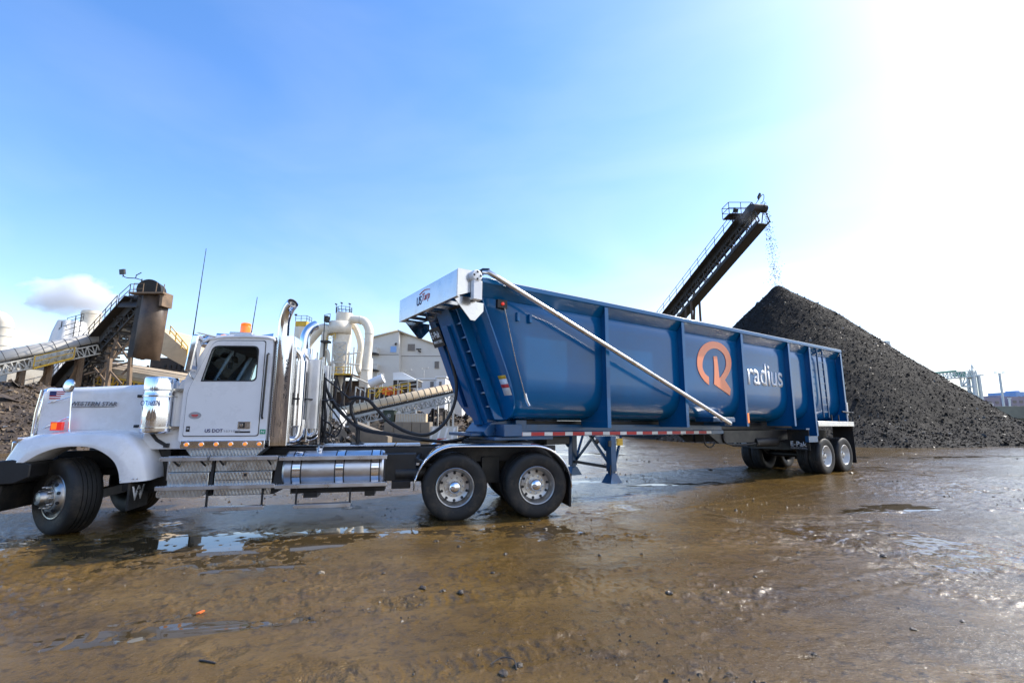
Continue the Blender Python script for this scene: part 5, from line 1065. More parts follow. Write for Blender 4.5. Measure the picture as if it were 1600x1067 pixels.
# dark shed and gantry behind the chute
sh_ = thing('inclined_gallery', 'tan sloping gallery with a yellow handrail and dark gantry behind the chute', 'gallery', at(262, 600, 60))
a_, b_, c_, d_ = at(250, 512, 60), at(292, 548, 60), at(292, 575, 60), at(250, 552, 60)
q = MB(); q.add([a_, b_, c_, d_] + [p + Vector((0, 7, 0)) for p in (a_, b_, c_, d_)], [(0, 1, 2, 3), (7, 6, 5, 4), (0, 4, 5, 1), (1, 5, 6, 2), (2, 6, 7, 3), (3, 7, 4, 0)]); under(q.build('gallery', 'cover', None), sh_)
q = MB(); p = at(232, 566, 60); p2 = at(298, 610, 60); 
for k in range(9): x = p.x + (p2.x - p.x) * k / 8; q.beam((x, 60, 0), (x, 60, p.z - .4 - k * .1), .2); q.beam((x, 63, 0), (x, 63, p.z), .2)
for k in range(8):
    x = p.x + (p2.x - p.x) * k / 8; x2 = p.x + (p2.x - p.x) * (k + 1) / 8; q.beam((x, 60, 1 + (k % 3)), (x2, 60, p.z - .8), .12); q.beam((x, 60, p.z - .8), (x2, 60, 2 + k % 2), .12)
for z in (2.5, 4.5, 6.2): q.beam((p.x, 60, z), (p2.x, 60, z), .22)
under(q.build('gantry_frame', 'darksteel', None), sh_)
q = MB(); p = at(95, 560, 66); p2 = at(306, 650, 66); q.box(p.x, p2.x, 66, 72, 0, 7.4); q.box(at(222, 600, 66).x, p2.x + 3, 67, 72, 7.41, 10.3); under(q.build('back_wall', 'rust', None), sh_)
q = MB(); railing(q, [a_ + Vector((1.5, -.2, -.9)), b_ + Vector((.2, -.2, -.6))], 1.1, 1.2, .09); under(q.build('handrail', 'yellow', None), sh_)
wl_ = MB(); p = at(-40, 600, 60); wl_.box(p.x - 8, p.x + 20, 58, 59, 0, 5.6); tag(wl_.build('retaining_wall', 'rust'), 'rusty brown wall under the grey hooded conveyor', 'wall')
# wrapped silo, stack, scaffold
si = thing('silo', 'silo wrapped in pale sheeting with scaffold poles around it', 'silo', at(112, 600, 80)); p = at(112, 505, 80); s8 = 80 / F_PX
q = MB(); prof = []
n_ = 48; rows = []
for j, (zz, rr) in enumerate(((0, 3.2), (at(112, 545, 80).z, 2.6), (at(112, 520, 80).z, 2.2), (at(112, 503, 80).z, 1.75))):
    rows.append([(p.x + (rr + .14 * math.sin(9 * a) + .1 * math.sin(23 * a + j)) * math.cos(a), 80 + (rr + .14 * math.sin(9 * a)) * math.sin(a), zz) for a in [2 * math.pi * i / n_ for i in range(n_ + 1)]])
q.sheet(rows); under(q.build('sheeting', 'whitewall', None, angle=60), si)
q = MB()
for x, y0 in ((97, 508), (93, 518), (128, 496), (119, 500)): a_ = at(x, y0 - 6, 78); q.beam((a_.x, 78, 0), a_, .09)
for y0 in (505, 512, 520): q.beam(at(95, y0 + 6, 78), at(129, y0 - 4, 78), .08)
railing(q, [at(104, 507, 79), at(130, 500, 79)], 1.1, 1.0, .07); under(q.build('scaffold', 'darksteel', None), si)
sk = thing('chimney', 'short cream round stack giving off white steam', 'chimney', at(144, 600, 84)); p = at(144, 487, 84); rr = 13 * 84 / F_PX
q = MB(); q.lathe([(rr * 1.02, 0), (rr, p.z - .6), (rr * 1.05, p.z - .55), (rr * 1.05, p.z - .3), (rr, p.z - .28), (rr, p.z), (rr * .9, p.z), (rr * .9, p.z - 2)], (p.x, 84, 0), ax=(0, 0, 1), n=32); under(q.build('stack', 'cream', None), sk)
dl = thing('duct', 'fat cream pipe bending over at the far left edge', 'duct', at(5, 600, 58)); p = at(4, 512, 58); rr = .88
q = MB(); pts = [(p.x + .2, 58, 0), (p.x + .2, 58, at(4, 512, 58).z)] + [(p.x + .2 - 1.3 + 1.3 * math.cos(R(t)), 58, p.z + 1.3 * math.sin(R(t))) for t in range(0, 181, 20)] + [(p.x - 2.4, 58, 3)]
q.tube(pts, rr, 24); under(q.build('pipe', 'cream', None, angle=60), dl); q = MB()
for zz in (p.z, p.z - 1.1, p.z - 2.3, p.z - 3.2): q.lathe([(rr + .01, -.05), (rr + .05, -.05), (rr + .05, .05), (rr + .01, .05)], (p.x + .2, 58, zz), ax=(0, 0, 1), n=24)
under(q.build('flange', 'pale', None), dl)
fb = MB(); a_ = at(-40, 549, 52); b_ = at(24, 549, 52); fb.box(a_.x, b_.x, 52, 58, a_.z - .25, a_.z); fb.box(a_.x, b_.x - 1.5, 53, 57, 0, a_.z - .26); tag(fb.build('flat_roof_hut', 'greycover'), 'flat roofed grey hut below the fat cream pipe', 'hut')

# cream cyclone tower, middle
D = 84; cy = thing('cyclone_tower', 'tall cream dust cyclone with ducts, railed top and yellow platform', 'cyclone tower', at(531, 600, D))
m_ = D / F_PX
def X(x): return at(x, 600, D).x
def Z(y, x=531): return at(x, y, D).z
cx = X(531)
q = MB(); q.lathe([(1.45, Z(490)), (1.45, Z(505)), (1.5, Z(505)), (1.5, Z(505) - .1)], (cx + .1, D, 0), ax=(0, 0, 1), n=32); q.lathe([(1.45, Z(490)), (.001, Z(490))], (cx + .1, D, 0), ax=(0, 0, 1), n=32)
q.lathe([(1.6, Z(505)), (1.6, Z(535)), (1.5, Z(545)), (.85, Z(585)), (.5, Z(602)), (.45, Z(612))], (cx - .1, D, 0), ax=(0, 0, 1), n=32); under(q.build('cyclone_body', 'cream', None), cy)
q = MB(); q.lathe([(1.95, Z(504)), (1.95, Z(523))], (cx - .45, D - .2, 0), ax=(0, 0, 1), n=12); under(q.build('cladding', 'cream', None, angle=10, solid=.05), cy)
q = MB(); pts = [(cx + 1.35 * math.cos(R(a)), D + 1.35 * math.sin(R(a)), Z(490)) for a in range(0, 361, 30)]; railing(q, pts, 1.05, 1.0, .07)
for a in (200, 270, 330): c_ = Vector((cx + 1.4 * math.cos(R(a)), D + 1.4 * math.sin(R(a)), Z(490))); q.beam(c_, c_ + Vector((0, 0, 1.7)), .07); q.beam(c_ + Vector((-.2, 0, 1.7)), c_ + Vector((.15, 0, 1.55)), .22)
under(q.build('top_railing', 'darksteel', None), cy)
q = MB(); q.tube(smooth_path([(X(541), D, Z(499)), (X(556), D, Z(500)), (X(565), D, Z(503)), (X(571), D, Z(512)), (X(573), D, Z(523)), (X(572), D, Z(550)), (X(570), D, Z(578))], 5), [.75] * 31, 20); q.lathe([(.78, 0), (.85, -.6), (1.1, -2.2), (1.1, -3.2), (.001, -3.2)], (X(570), D, Z(577)), ax=(0, 0, 1), n=4, a0=R(45), a1=R(405)); under(q.build('main_duct', 'cream', None, angle=60), cy)
q = MB()
for y in (522, 578): q.lathe([(.76, -.06), (.82, -.06), (.82, .06), (.76, .06)], (X(573 if y < 530 else 570), D, Z(y)), ax=(0, 0, 1), n=20)
q.lathe([(.76, -.06), (.82, -.06), (.82, .06), (.76, .06)], (X(558), D, Z(500.5)), ax=(1, 0, 0), n=20); under(q.build('flange', 'pale', None), cy)
q = MB(); q.tube(smooth_path([(X(542), D + 1.5, Z(505)), (X(549), D + 1.5, Z(516)), (X(555), D + 1.5, Z(532)), (X(556), D + 1.5, Z(545)), (X(554), D + 1.5, Z(570)), (X(559), D + 1.2, Z(582))], 5), .55, 16); under(q.build('side_duct', 'cream', None, angle=60), cy)
q = MB(); q.tube(smooth_path([(X(516), D, Z(519)), (X(503), D, Z(513)), (X(494), D, Z(515)), (X(487), D, Z(522)), (X(478), D, Z(534)), (X(472), D, Z(545))], 5), .85, 18); q.tube([(X(505), D - .5, Z(520)), (X(504), D - .5, Z(545)), (X(503), D - .5, Z(584))], .62, 16); q.tube(smooth_path([(X(507), D - 1.4, Z(566)), (X(508), D - 1.4, Z(552)), (X(512), D - 1.4, Z(549)), (X(515), D - 1.4, Z(555)), (X(516), D - 1.4, Z(566)), (X(520), D - 1.4, Z(571))], 5), .28, 12); under(q.build('inlet_duct', 'cream', None, angle=60), cy)
q = MB()
for x, y0 in ((524, 537), (545, 540)):
    for dy in (-2.2, 1.8): q.beam((X(x), D + dy, Z(y0)), (X(x), D + dy, Z(586)), .2)
for dy in (-2.2,):
    zs = [Z(538), Z(553), Z(568), Z(586)]
    for i in range(3): q.beam((X(524), D + dy, zs[i]), (X(545), D + dy, zs[i + 1]), .14); q.beam((X(545), D + dy, zs[i]), (X(524), D + dy, zs[i + 1]), .14); q.beam((X(524), D + dy, zs[i]), (X(545), D + dy, zs[i]), .16)
under(q.build('support_frame', 'pale', None), cy)
q = MB(); q.box(X(489), X(556), D - 3, D + 3, Z(588), Z(586)); under(q.build('platform', 'rust', None), cy)
q = MB(); railing(q, [(X(489), D - 3, Z(586)), (X(556), D - 3, Z(586))], 1.1, 1.2, .1); railing(q, [(X(513), D - 2, Z(538)), (X(526), D - 2, Z(533))], 1.1, 1.0, .1); q.beam((X(489), D - 3.05, Z(587)), (X(556), D - 3.05, Z(587)), .1, .25); under(q.build('platform_railing', 'yellow', None), cy)
q = MB(); q.box(X(505), X(517), D - 2.5, D - 1, Z(538), Z(535)); q.beam((X(510), D - 2, Z(538)), (X(510), D - 2, Z(588)), .22); q.box(X(507), X(512), D - 2, D - 1, Z(506), Z(497)); railing(q, [(X(507), D - 2, Z(506)), (X(516), D - 2, Z(504))], 1.2, .8, .08); q.beam((X(508), D - 2, Z(497)), (X(508), D - 2, Z(535)), .12); under(q.build('access_landing', 'darksteel', None), cy)
q = MB()
for x in (490, 500, 512, 522, 534, 546, 556): q.beam((X(x), D - 2.6, 0), (X(x), D - 2.6, Z(588)), .3)
for x in (490, 512, 534): q.beam((X(x), D - 2.6, 1), (X(x + 22), D - 2.6, Z(590)), .2); q.beam((X(x + 22), D - 2.6, 1), (X(x), D - 2.6, Z(590)), .2)
q.box(X(496), X(512), D - 2, D + 2, 0, 5); q.box(X(540), X(556), D - 2, D + 2, 0, 4.5); under(q.build('leg_frame', 'darksteel', None), cy)
q = MB(); q.box(X(487), X(578), D + 2.2, D + 6, 0, Z(593)); under(q.build('lower_housing', 'rust', None), cy)
q = MB(); railing(q, [(X(489), D - 3.2, Z(586)), (X(514), D - 3.2, Z(571))], 1.1, .9, .1); q.beam((X(489), D - 3.2, Z(588)), (X(514), D - 3.2, Z(573)), .3, .25); under(q.build('stair', 'yellow', None), cy)
q = MB()
for x1, y1, x2, y2, rr_ in ((548, 585, 548, 552, .16), (552, 585, 552, 560, .12), (540, 556, 566, 553, .12), (546, 570, 566, 572, .14), (518, 560, 518, 586, .14), (556, 590, 590, 604, .16)): q.tube([(X(x1), D - 1.8, Z(y1)), (X(x2), D - 1.8, Z(y2))], rr_, 8)
under(q.build('small_pipe', 'cream', None), cy)
vt = thing('tank', 'round cream tank with a domed top between the cyclone and its main duct', 'tank', (X(556), D + 5, 0)); q = MB(); zt = Z(552); q.lathe([(1.3, 0), (1.3, zt - .5), (1.1, zt - .15), (.6, zt), (.001, zt + .05)], (X(556), D + 5, 0), ax=(0, 0, 1), n=28); under(q.build('shell', 'cream', None), vt); q = MB()
for zz in (zt - 1.2, zt - 3, zt - 4.8): q.lathe([(1.31, -.06), (1.36, -.06), (1.36, .06), (1.31, .06)], (X(556), D + 5, zz), ax=(0, 0, 1), n=28)
under(q.build('band', 'pale', None), vt)
vh = thing('tank', 'horizontal white vessel lying on the platform left of the cyclone', 'tank', (X(509), D + 3.5, 0)); q = MB(); q.lathe([(.001, -1.2), (.6, -1.1), (.9, -.8), (.9, .8), (.6, 1.1), (.001, 1.2)], (X(509), D + 3.5, Z(568)), ax=(1, .2, 0), n=24); under(q.build('shell', 'whitewall', None), vh); q = MB(); q.box(X(505), X(513), D + 3, D + 4, Z(590), Z(576)); under(q.build('cradle', 'pale', None), vh)
# second cyclone, half hidden by the stacks
c2 = thing('cyclone_tower', 'cream cyclone half hidden behind the exhaust stacks, rusty band and railing on top', 'cyclone tower', at(468, 600, D)); cx2 = X(467)
q = MB(); q.lathe([(.001, Z(512)), (1.45, Z(512)), (1.45, Z(548)), (.7, Z(590)), (.6, 0)], (cx2, D, 0), ax=(0, 0, 1), n=8); under(q.build('cyclone_body', 'cream', None, angle=20), c2)
q = MB(); q.box(cx2 - .9, cx2 + 1.1, D - 1.2, D + .9, Z(511.5), Z(504)); under(q.build('top_box', 'yellow', None), c2)
q = MB(); railing(q, [(cx2 - .9, D - 1.2, Z(504)), (cx2 + 1.1, D - 1.2, Z(504)), (cx2 + 1.1, D + .9, Z(504))], 1.0, .9, .07); q.beam((cx2 - .9, D - 1.2, Z(504)), (cx2 - .9, D - 1.2, Z(494.5)), .07); q.beam((cx2 - 1.1, D - 1.2, Z(494)), (cx2 - .7, D - 1.2, Z(494)), .25); q.beam((cx2 + 1.1, D - 1.2, Z(504)), (cx2 + 1.1, D - 1.2, Z(497)), .07); under(q.build('top_railing', 'darksteel', None), c2)

# gabled building
DB = 112; bld = thing('industrial_building', 'beige gabled industrial building with blue pane and shuttered windows', 'building', at(650, 640, DB))
def P(x, y, d=DB): v = at(x, y, d); return v.x, v.z
q = MB(); q.prism([P(572, 655), P(572, 531), P(622, 518), P(623.5, 518), P(623.5, 655)], DB, DB + 30); q.prism([P(623.7, 655), P(623.7, 519), P(634, 521.5), P(720, 551), P(720, 655)], DB + 2.2, DB + 32); under(q.build('wall', 'siding', None), bld)
q = MB()
a_, b_, c_ = P(570, 530.5), P(622, 516.5), P(636, 520.8); d_ = P(724, 551.5)
q.add([(a_[0], DB - .4, a_[1]), (b_[0], DB - .4, b_[1]), (b_[0], DB + 30, b_[1]), (a_[0], DB + 30, a_[1])], [(0, 1, 2, 3)]); q.add([(b_[0], DB - .4, b_[1]), (c_[0], DB + 1.6, c_[1]), (d_[0], DB + 1.6, d_[1]), (d_[0] + 1, DB + 32, d_[1] + .2), (b_[0], DB + 32, b_[1] + .0)], [(0, 1, 2, 3, 4)]); under(q.build('roof', 'roofing', None, solid=.35), bld)
q = MB(); s_, e_ = P(572, 554), P(623, 554); q.box(s_[0], e_[0], DB - .05, DB - .002, s_[1] - .08, s_[1] + .08); s_, e_ = P(624, 554.5), P(720, 554.5); q.box(s_[0], e_[0], DB + 2.15, DB + 2.198, s_[1] - .08, s_[1] + .08); under(q.build('wall_seam', 'shutter', None), bld)
for x0, y0, x1, y1, m2, dd in ((609.5, 540.5, 620.5, 551, 'pane', 0), (636.5, 537, 649.5, 549, 'shutter', 2.2), (678.5, 564, 687, 576, 'shutter', 2.2)):
    s_, e_ = P(x0, y1, DB + dd), P(x1, y0, DB + dd); q = MB(); q.box(s_[0], e_[0], DB + dd - .12, DB + dd - .003, s_[1], e_[1]); wf = under(q.build('window', 'pale', None), bld)
    q = MB()
    if m2 == 'pane': q.box(s_[0] + .1, e_[0] - .1, DB + dd - .16, DB + dd - .121, s_[1] + .1, e_[1] - .1)
    else:
        w = (e_[0] - s_[0] - .2) / 9
        for k in range(9): q.box(s_[0] + .1 + k * w, s_[0] + .1 + (k + .82) * w, DB + dd - .2, DB + dd - .121, s_[1] + .1, e_[1] - .1)
    po = q.build('pane' if m2 == 'pane' else 'shutter', 'bluewall' if m2 == 'pane' else m2, None); po.parent = wf
for y0, y1 in ((542, 553), (568, 579)):
    s_, e_ = P(577, y1, DB - 2), P(589, y0, DB - 2); q = MB(); q.prism([(s_[0], s_[1] + .5), (e_[0], s_[1] + .3), (e_[0], e_[1]), (s_[0], e_[1])], DB - 2, DB - .01); q.slot(1).prism([(s_[0], s_[1]), (e_[0], s_[1]), (e_[0], s_[1] + .28), (s_[0], s_[1] + .45)], DB - 2.1, DB - .02); under(q.build('vent_box', ['pale', 'darksteel'], None), bld)
q = MB(); p = at(654, 548, DB + 2); q.beam(p, p + Vector((.6, -.6, -.4)), .3); q.beam(p + Vector((-.6, 0, .4)), p + Vector((.6, 0, .4)), .25); p = at(619, 536.5, DB); q.beam(p, p + Vector((0, -.5, -.3)), .4); under(q.build('wall_lamp', 'darksteel', None), bld)
for k, (x, y0, D_) in enumerate(((637, 579, 104), (662.5, 576, 104))):
    q = MB(); a_ = at(x, y0 + 2, D_); q.beam((a_.x, D_, 0), a_, .14); q.beam(a_ + Vector((-.7, 0, .3)), a_ + Vector((.7, 0, .3)), .08); q.beam(a_ + Vector((-.9, 0, .5)), a_ + Vector((-.4, 0, .3)), .28); q.beam(a_ + Vector((.9, 0, .5)), a_ + Vector((.4, 0, .3)), .28)
    tag(q.build('yard_lamp', 'pale'), ['twin headed lamp post before the building, left of the white office', 'twin headed lamp post before the building, just above the white office'][k], 'lamp post', 'lamp posts before the building')
# white site office
D = 76; of = thing('site_office', 'white flat roofed portable office behind the tan conveyor', 'office', at(672, 620, D))
def B(mb, x0, y0, x1, y1, d0, d1): a_, b_ = at(x0, y1, d0), at(x1, y0, d0); return mb.box(a_.x, b_.x, d0, d1, a_.z, b_.z)
q = MB(); a_, b_ = at(651, 592, D), at(684, 590, D); q.box(a_.x, b_.x, D, D + 5, 0, a_.z - .1); c_ = at(698, 590, D); q.box(b_.x + .02, c_.x, D - 1.5, D + 5, 0, a_.z + .1); under(q.build('wall', 'whitewall', None), of)
q = MB(); q.box(a_.x - .2, b_.x, D - .3, D + 5.2, a_.z - .1, a_.z + .1); q.box(b_.x - .1, c_.x + .2, D - 1.8, D + 5.2, a_.z + .11, a_.z + .3); under(q.build('roof', 'whitewall', None), of)
for x0, x1, dd in ((656, 659, 0), (672, 677.5, 0), (686, 690, -1.5)): q = MB(); B(q, x0, 596, x1, 605, D + dd - .08, D + dd - .005); under(q.build('window', 'shutter', None), of)
# sloped white feed hopper, railed machine deck, low shed roofs
D = 68; fh = thing('feed_hopper', 'white sloped feed hopper standing on a railed deck', 'hopper', at(630, 620, D))
q = MB(); a_, b_, c_, d_, e_ = [at(x, y, D) for x, y in ((614, 594), (614, 582), (627, 581), (648, 592), (648, 596))]; q.prism([(v.x, v.z) for v in (a_, e_, d_, c_, b_)], D, D + 2.5); under(q.build('hopper', 'whitewall', None), fh)
q = MB(); B(q, 614, 594, 652, 604, D - .5, D + 2.5); under(q.build('deck_cabin', 'darksteel', None), fh)
q = MB()
for x in (614, 622, 638, 652): a_ = at(x, 594, D - .6); q.beam(a_, (a_.x, a_.y, 1.5), .15)
railing(q, [at(624, 610, D - 1), at(652, 606, D - 1)], 1.1, 1.2, .12); B(q, 612, 593, 653, 594.2, D - .7, D + 3); under(q.build('deck_frame', 'pale', None), fh)
ty = thing('sorting_machine', 'sorting machine deck with yellow rails and orange parts left of the hopper', 'machine', at(595, 625, 66)); D = 66
q = MB(); railing(q, [at(575, 621, D), at(590, 620, D), at(640, 612, D)], 1.2, 1.1, .1); q.beam(at(585, 620, D), at(596, 604, D), .12); q.beam(at(588, 621, D), at(600, 604, D), .12); under(q.build('deck_railing', 'yellow', None), ty)
q = MB()
for k in range(8): p = at(600 + k * 3.4, 610 + (k % 3), D + .5 + .2 * k); q.box(p.x - .25, p.x + .2, p.y, p.y + .6, p.z - .5, p.z + .3 + .2 * (k % 2))
under(q.build('machine_part', 'orangekit', None), ty)
q = MB(); B(q, 560, 606, 640, 626, D + 2, D + 6); B(q, 545, 612, 575, 628, D + 1, D + 2); under(q.build('machine_body', 'rust', None), ty)
q = MB()
for k in range(10): p = at(556 + k * 7.5, 604 + 3 * (k % 2), D + 1); q.beam(p, (p.x, p.y, 1), .14); q.beam(p, p + Vector((.7, 0, -.4)), .12)
under(q.build('machine_frame', 'pale', None), ty)
D = 78; dr_ = thing('drum_duct', 'fat white drum lying at a slant beside the cyclone duct', 'duct', at(587, 597, D)); q = MB(); q.tube([at(578, 600, D), at(599, 591, D)], .78, 20); under(q.build('drum', 'whitewall', None), dr_); q = MB(); q.tube([at(586, 610, D), at(586, 597, D)], .1, 6); q.tube([at(597, 607, D), at(597, 594, D)], .1, 6); q.tube([at(590, 590, D), at(590, 583, D), at(599, 584, D), at(600, 592, D)], .09, 6); under(q.build('drum_stand', 'pale', None), dr_)
# tan covered conveyor in front
rn, t3, tp3 = covered_conveyor('tan hooped covered conveyor rising to the right behind the hoses', at(508, 654, 40), at(760, 598, 46), .66, 'cover', 26)
ss = 1 if rn.v.y < 0 else -1
q = MB(); q.beam(rn.at(0, 0, -.12), rn.at(1, 0, -.12), 1.1, .06, up=rn.w); tp3(q.build('belt', 'belt', None))
q = MB()
for k in range(70): t = k / 70; q.beam(rn.at(t, ss * .62, -.3), rn.at(t, ss * .62, .0), .09, .06); 
q.beam(rn.at(0, ss * .55, -.2), rn.at(1, ss * .55, -.2), .05, .3, up=rn.w); tp3(q.build('idler_row', 'plastic', None))
q = MB(); q.beam(rn.at(0, ss * .7, -.36), rn.at(1, ss * .7, -.36), .1, .22, up=rn.w); lattice(q, rn, ss * .7, -1.05, -.4, 34, .06); lattice(q, rn, -ss * .7, -1.05, -.4, 34, .06)
for k in range(34): q.beam(rn.at(k / 34, .7, -1.05), rn.at((k + 1) / 34, -.7, -1.05), .05)
tp3(q.build('truss', 'truss', None))
for tt in (.22, .5, .74, .95):
    q = MB()
    for v in (-.7, .7): a_ = rn.at(tt, v, -1.0); q.beam(a_, (a_.x, a_.y, -.1), .16)
    tp3(q.build('leg', 'pale', None))
# concrete blocks, bin, skip, ramp, barrier
D = 35.5; bi = 0
places = ['far left end', 'second from the left end', 'third from the left end', 'fourth from the left end', 'right end']
for row, rname in ((0, 'bottom'), (1, 'top')):
    for k in range(5):
        a_ = at(600 + k * 14.2, 680, D); q = MB(); w = .66; jx = random.uniform(-.02, .02)
        q.prism(rounded([(0, 0), (w, 0), (w, .70), (0, .70)], .03, 2), 0, 1.4)
        o = q.build('concrete_block', 'concrete', None, bevel=.02); o.location = (a_.x + jx, D + random.uniform(-.04, .04), row * .705)
        tag(o, f'concrete block at the {places[k]} of the {rname} row under the skip', 'concrete block', 'concrete blocks stacked under the bin and skip')
z0 = 1.41
bn = thing('waste_bin', 'dark green wheeled bin with a round emblem on the concrete blocks', 'bin', (at(609, 655, 36).x, 36.0, z0)); 
q = MB(); q.add([(-.36, -.3, 0), (.36, -.3, 0), (.36, .3, 0), (-.36, .3, 0), (-.42, -.36, .8), (.42, -.36, .8), (.42, .36, .8), (-.42, .36, .8)], [(0, 3, 2, 1), (4, 5, 6, 7), (0, 1, 5, 4), (1, 2, 6, 5), (2, 3, 7, 6), (3, 0, 4, 7)]); q.build('bin_body', 'bin', bn, bevel=.03)
q = MB(); q.prism(rounded([(-.46, .801), (.46, .801), (.44, .88), (-.44, .88)], .03), -.4, .42); q.build('lid', 'bin', bn)
q = MB(); q.lathe([(.15, .345), (.15, .352), (.125, .352), (.125, .345)], (0, 0, .45), n=20); q.lathe([(.07, .345), (.07, .352), (.001, .352)], (0, 0, .45), n=12); q.build('bin_emblem', 'grey', bn)
sk_ = thing('skip', 'tan ribbed waste skip on top of the concrete blocks', 'skip', (at(644, 655, 36.4).x, 36.2, z0)); L_ = 2.3
q = MB(); q.box(-L_ / 2, L_ / 2, -.35, -.3, 0, .6); q.box(-L_ / 2, L_ / 2, .3, .35, 0, .6); q.box(-L_ / 2, -L_ / 2 + .05, -.3, .3, 0, .6); q.box(L_ / 2 - .05, L_ / 2, -.3, .3, 0, .6); q.box(-L_ / 2 + .05, L_ / 2 - .05, -.3, .3, 0, .05); q.build('skip_body', 'cover', sk_)
q = MB()
for k in range(19): q.box(-L_ / 2 + .06 + k * .12, -L_ / 2 + .11 + k * .12, -.39, -.351, .02, .58)
q.box(-L_ / 2 - .03, L_ / 2 + .03, -.42, -.34, .585, .64); q.build('skip_rib', 'pale', sk_)
rp = MB(); a_, b_ = at(545, 668, 33), at(606, 690, 33); rp.prism([(a_.x, 0), (b_.x, 0), (b_.x, .45), (b_.x - .6, .75), (a_.x, 1.55)], 33, 34.2); tag(rp.build('loading_ramp', 'concrete', bevel=.03), 'low sloping concrete ramp at the foot of the tan conveyor', 'ramp')
D = 35.8
br_ = thing('barrier', 'pale striped barrier beside the concrete blocks', 'barrier', (at(692, 680, D).x, D, 0)); q = MB(); q.prism(rounded([(-1.1, 0), (1.1, 0), (1.1, 1.1), (-1.1, 1.1)], .05), -.1, .1); q.build('panel', 'pale', br_)
q = MB()
for k in range(4): q.prism([(-1.0 + k * .52, .08), (-.85 + k * .52, .08), (-.6 + k * .52, 1.0), (-.75 + k * .52, 1.0)], -.106, -.101)
q.build('stripe', 'whitetape', br_); q = MB(); q.box(-.4, .3, -.107, -.1015, .0, .22); q.build('red_stripe', 'redtape', br_)
bs = MB(); a_ = at(520, 640, 37); bs.box(a_.x, at(532, 640, 37).x, 37, 38.5, 1.3, 2.35); bs.box(a_.x + .05, a_.x + .55, 37.2, 38.3, 0, 1.29); tag(bs.build('control_cabinet', 'whitewall', bevel=.02), 'pale control cabinet seen through the hoses', 'cabinet')
fk = MB(); a_ = at(486, 630, 40); fk.box(a_.x, a_.x + .75, 40, 41, 0, 2.8); tag(fk.build('blue_container', 'bluewall', bevel=.03), 'blue container behind the exhaust pipes', 'container')
# under-conveyor yard clutter to the right of the skip
for k, (x, y0, w, m2, lb) in enumerate(((676, 640, 4, 'darksteel', 'dark open cabinet under the tan conveyor, left of the slim white post'), (684, 636, 1.6, 'pale', 'slim white post under the tan conveyor'), (694, 642, 5, 'shutter', 'grey doorway frame under the tan conveyor, nearest the trailer'))):
    q = MB(); a_, b_ = at(x - w / 2, y0, 46), at(x + w / 2, y0, 46); q.box(a_.x, a_.x + (b_.x - a_.x) * .2, 46, 46.4, 0, a_.z); q.box(b_.x - (b_.x - a_.x) * .2, b_.x, 46, 46.4, 0, a_.z); q.box(a_.x, b_.x, 46.05, 46.4, a_.z + .001, a_.z + .12); q.box(a_.x + .02, b_.x - .02, 46.3, 46.38, 0, a_.z - .02); tag(q.build('cabinet' if k != 1 else 'post', m2), lb, 'cabinet' if k != 1 else 'post')

# far right: quay wall, crane, lamp, town
D = 95; a_, b_ = at(1450, 634.5, D), at(1900, 634.5, D)
q = MB(); q.box(a_.x, b_.x, D, D + 4, a_.z * .42, a_.z); q.box(a_.x, b_.x, D + .4, D + 4, 0, a_.z * .42 - .01)
tag(q.build('quay_wall', 'darkwall', bevel=.05), 'long weathered grey green quay wall at the right edge', 'wall')
D = 175; cr = thing('dock_crane', 'pale dock crane with a green latticed boom past the black heap', 'crane', at(1524, 640, D))
q = MB()
for dx in (-1, 1):
    for dy in (-1, 1): q.beam((at(1526 + dx * 5, 640, D).x, D + dy * 1.2, 0), at(1520.5 + dx * 4, 587, D) + Vector((0, dy * 1.0, 0)), .8)
q.beam((at(1528, 640, D).x, D, 0), at(1520.5, 587, D), 1.0, 1.0)
for k in range(9): t = k / 9; q.beam(at(1520.5 - 4, 587, D).lerp(at(1531, 640, D), t), at(1520.5 + 4, 587, D).lerp(at(1521, 640, D), t), .25)
under(q.build('tower', 'cranew', None), cr)
q = MB(); r1 = Run(at(1455, 590.5, D), at(1523, 585.5, D)); lattice(q, r1, .8, -.6, 1.5, 12, .2); lattice(q, r1, -.8, -.6, 1.5, 12, .2); q.beam(r1.at(0, 0, -.9), r1.at(1, 0, -.7), 1.2, .35); q.beam(at(1515, 586.5, D), at(1534, 586, D), 1.6, .4); under(q.build('boom', 'cranew', None), cr)
q = MB(); q.beam(at(1491, 584.5, D), at(1505, 585, D), 1.5, 1.7); under(q.build('boom_cabin', 'craneg', None), cr)
q = MB(); q.beam(r1.at(0, -.9, 1.7), r1.at(.55, -.9, 1.9), .3, .6); under(q.build('boom_panel', 'craneg', None), cr)
q = MB()
for (x1, y1, x2, y2, w) in ((1500, 588, 1503, 604, .5), (1503, 604, 1517, 590, .4), (1503, 604, 1519, 604, .5), (1508, 588, 1504, 602, .3), (1517, 604, 1504, 602, .4), (1480, 600, 1520, 618, .22), (1478, 598, 1500, 612, .15), (1512, 606, 1521, 616, .3)): q.beam(at(x1, y1, D), at(x2, y2, D), w)
under(q.build('stay', 'cranew', None), cr)
q = MB(); a_ = at(1519, 585, D); q.box(a_.x - .9, a_.x + .9, D - .8, D + .8, a_.z, a_.z + 1.0); q.beam(a_, a_ + Vector((.4, 0, 3.6)), .35); q.beam(a_ + Vector((-1, 0, 2)), a_ + Vector((.2, 0, .6)), .3); q.beam(a_ + Vector((.3, 0, 3.4)), a_ + Vector((.9, 0, 2.3)), .3); under(q.build('mast_head', 'cranew', None), cr)
D = 140
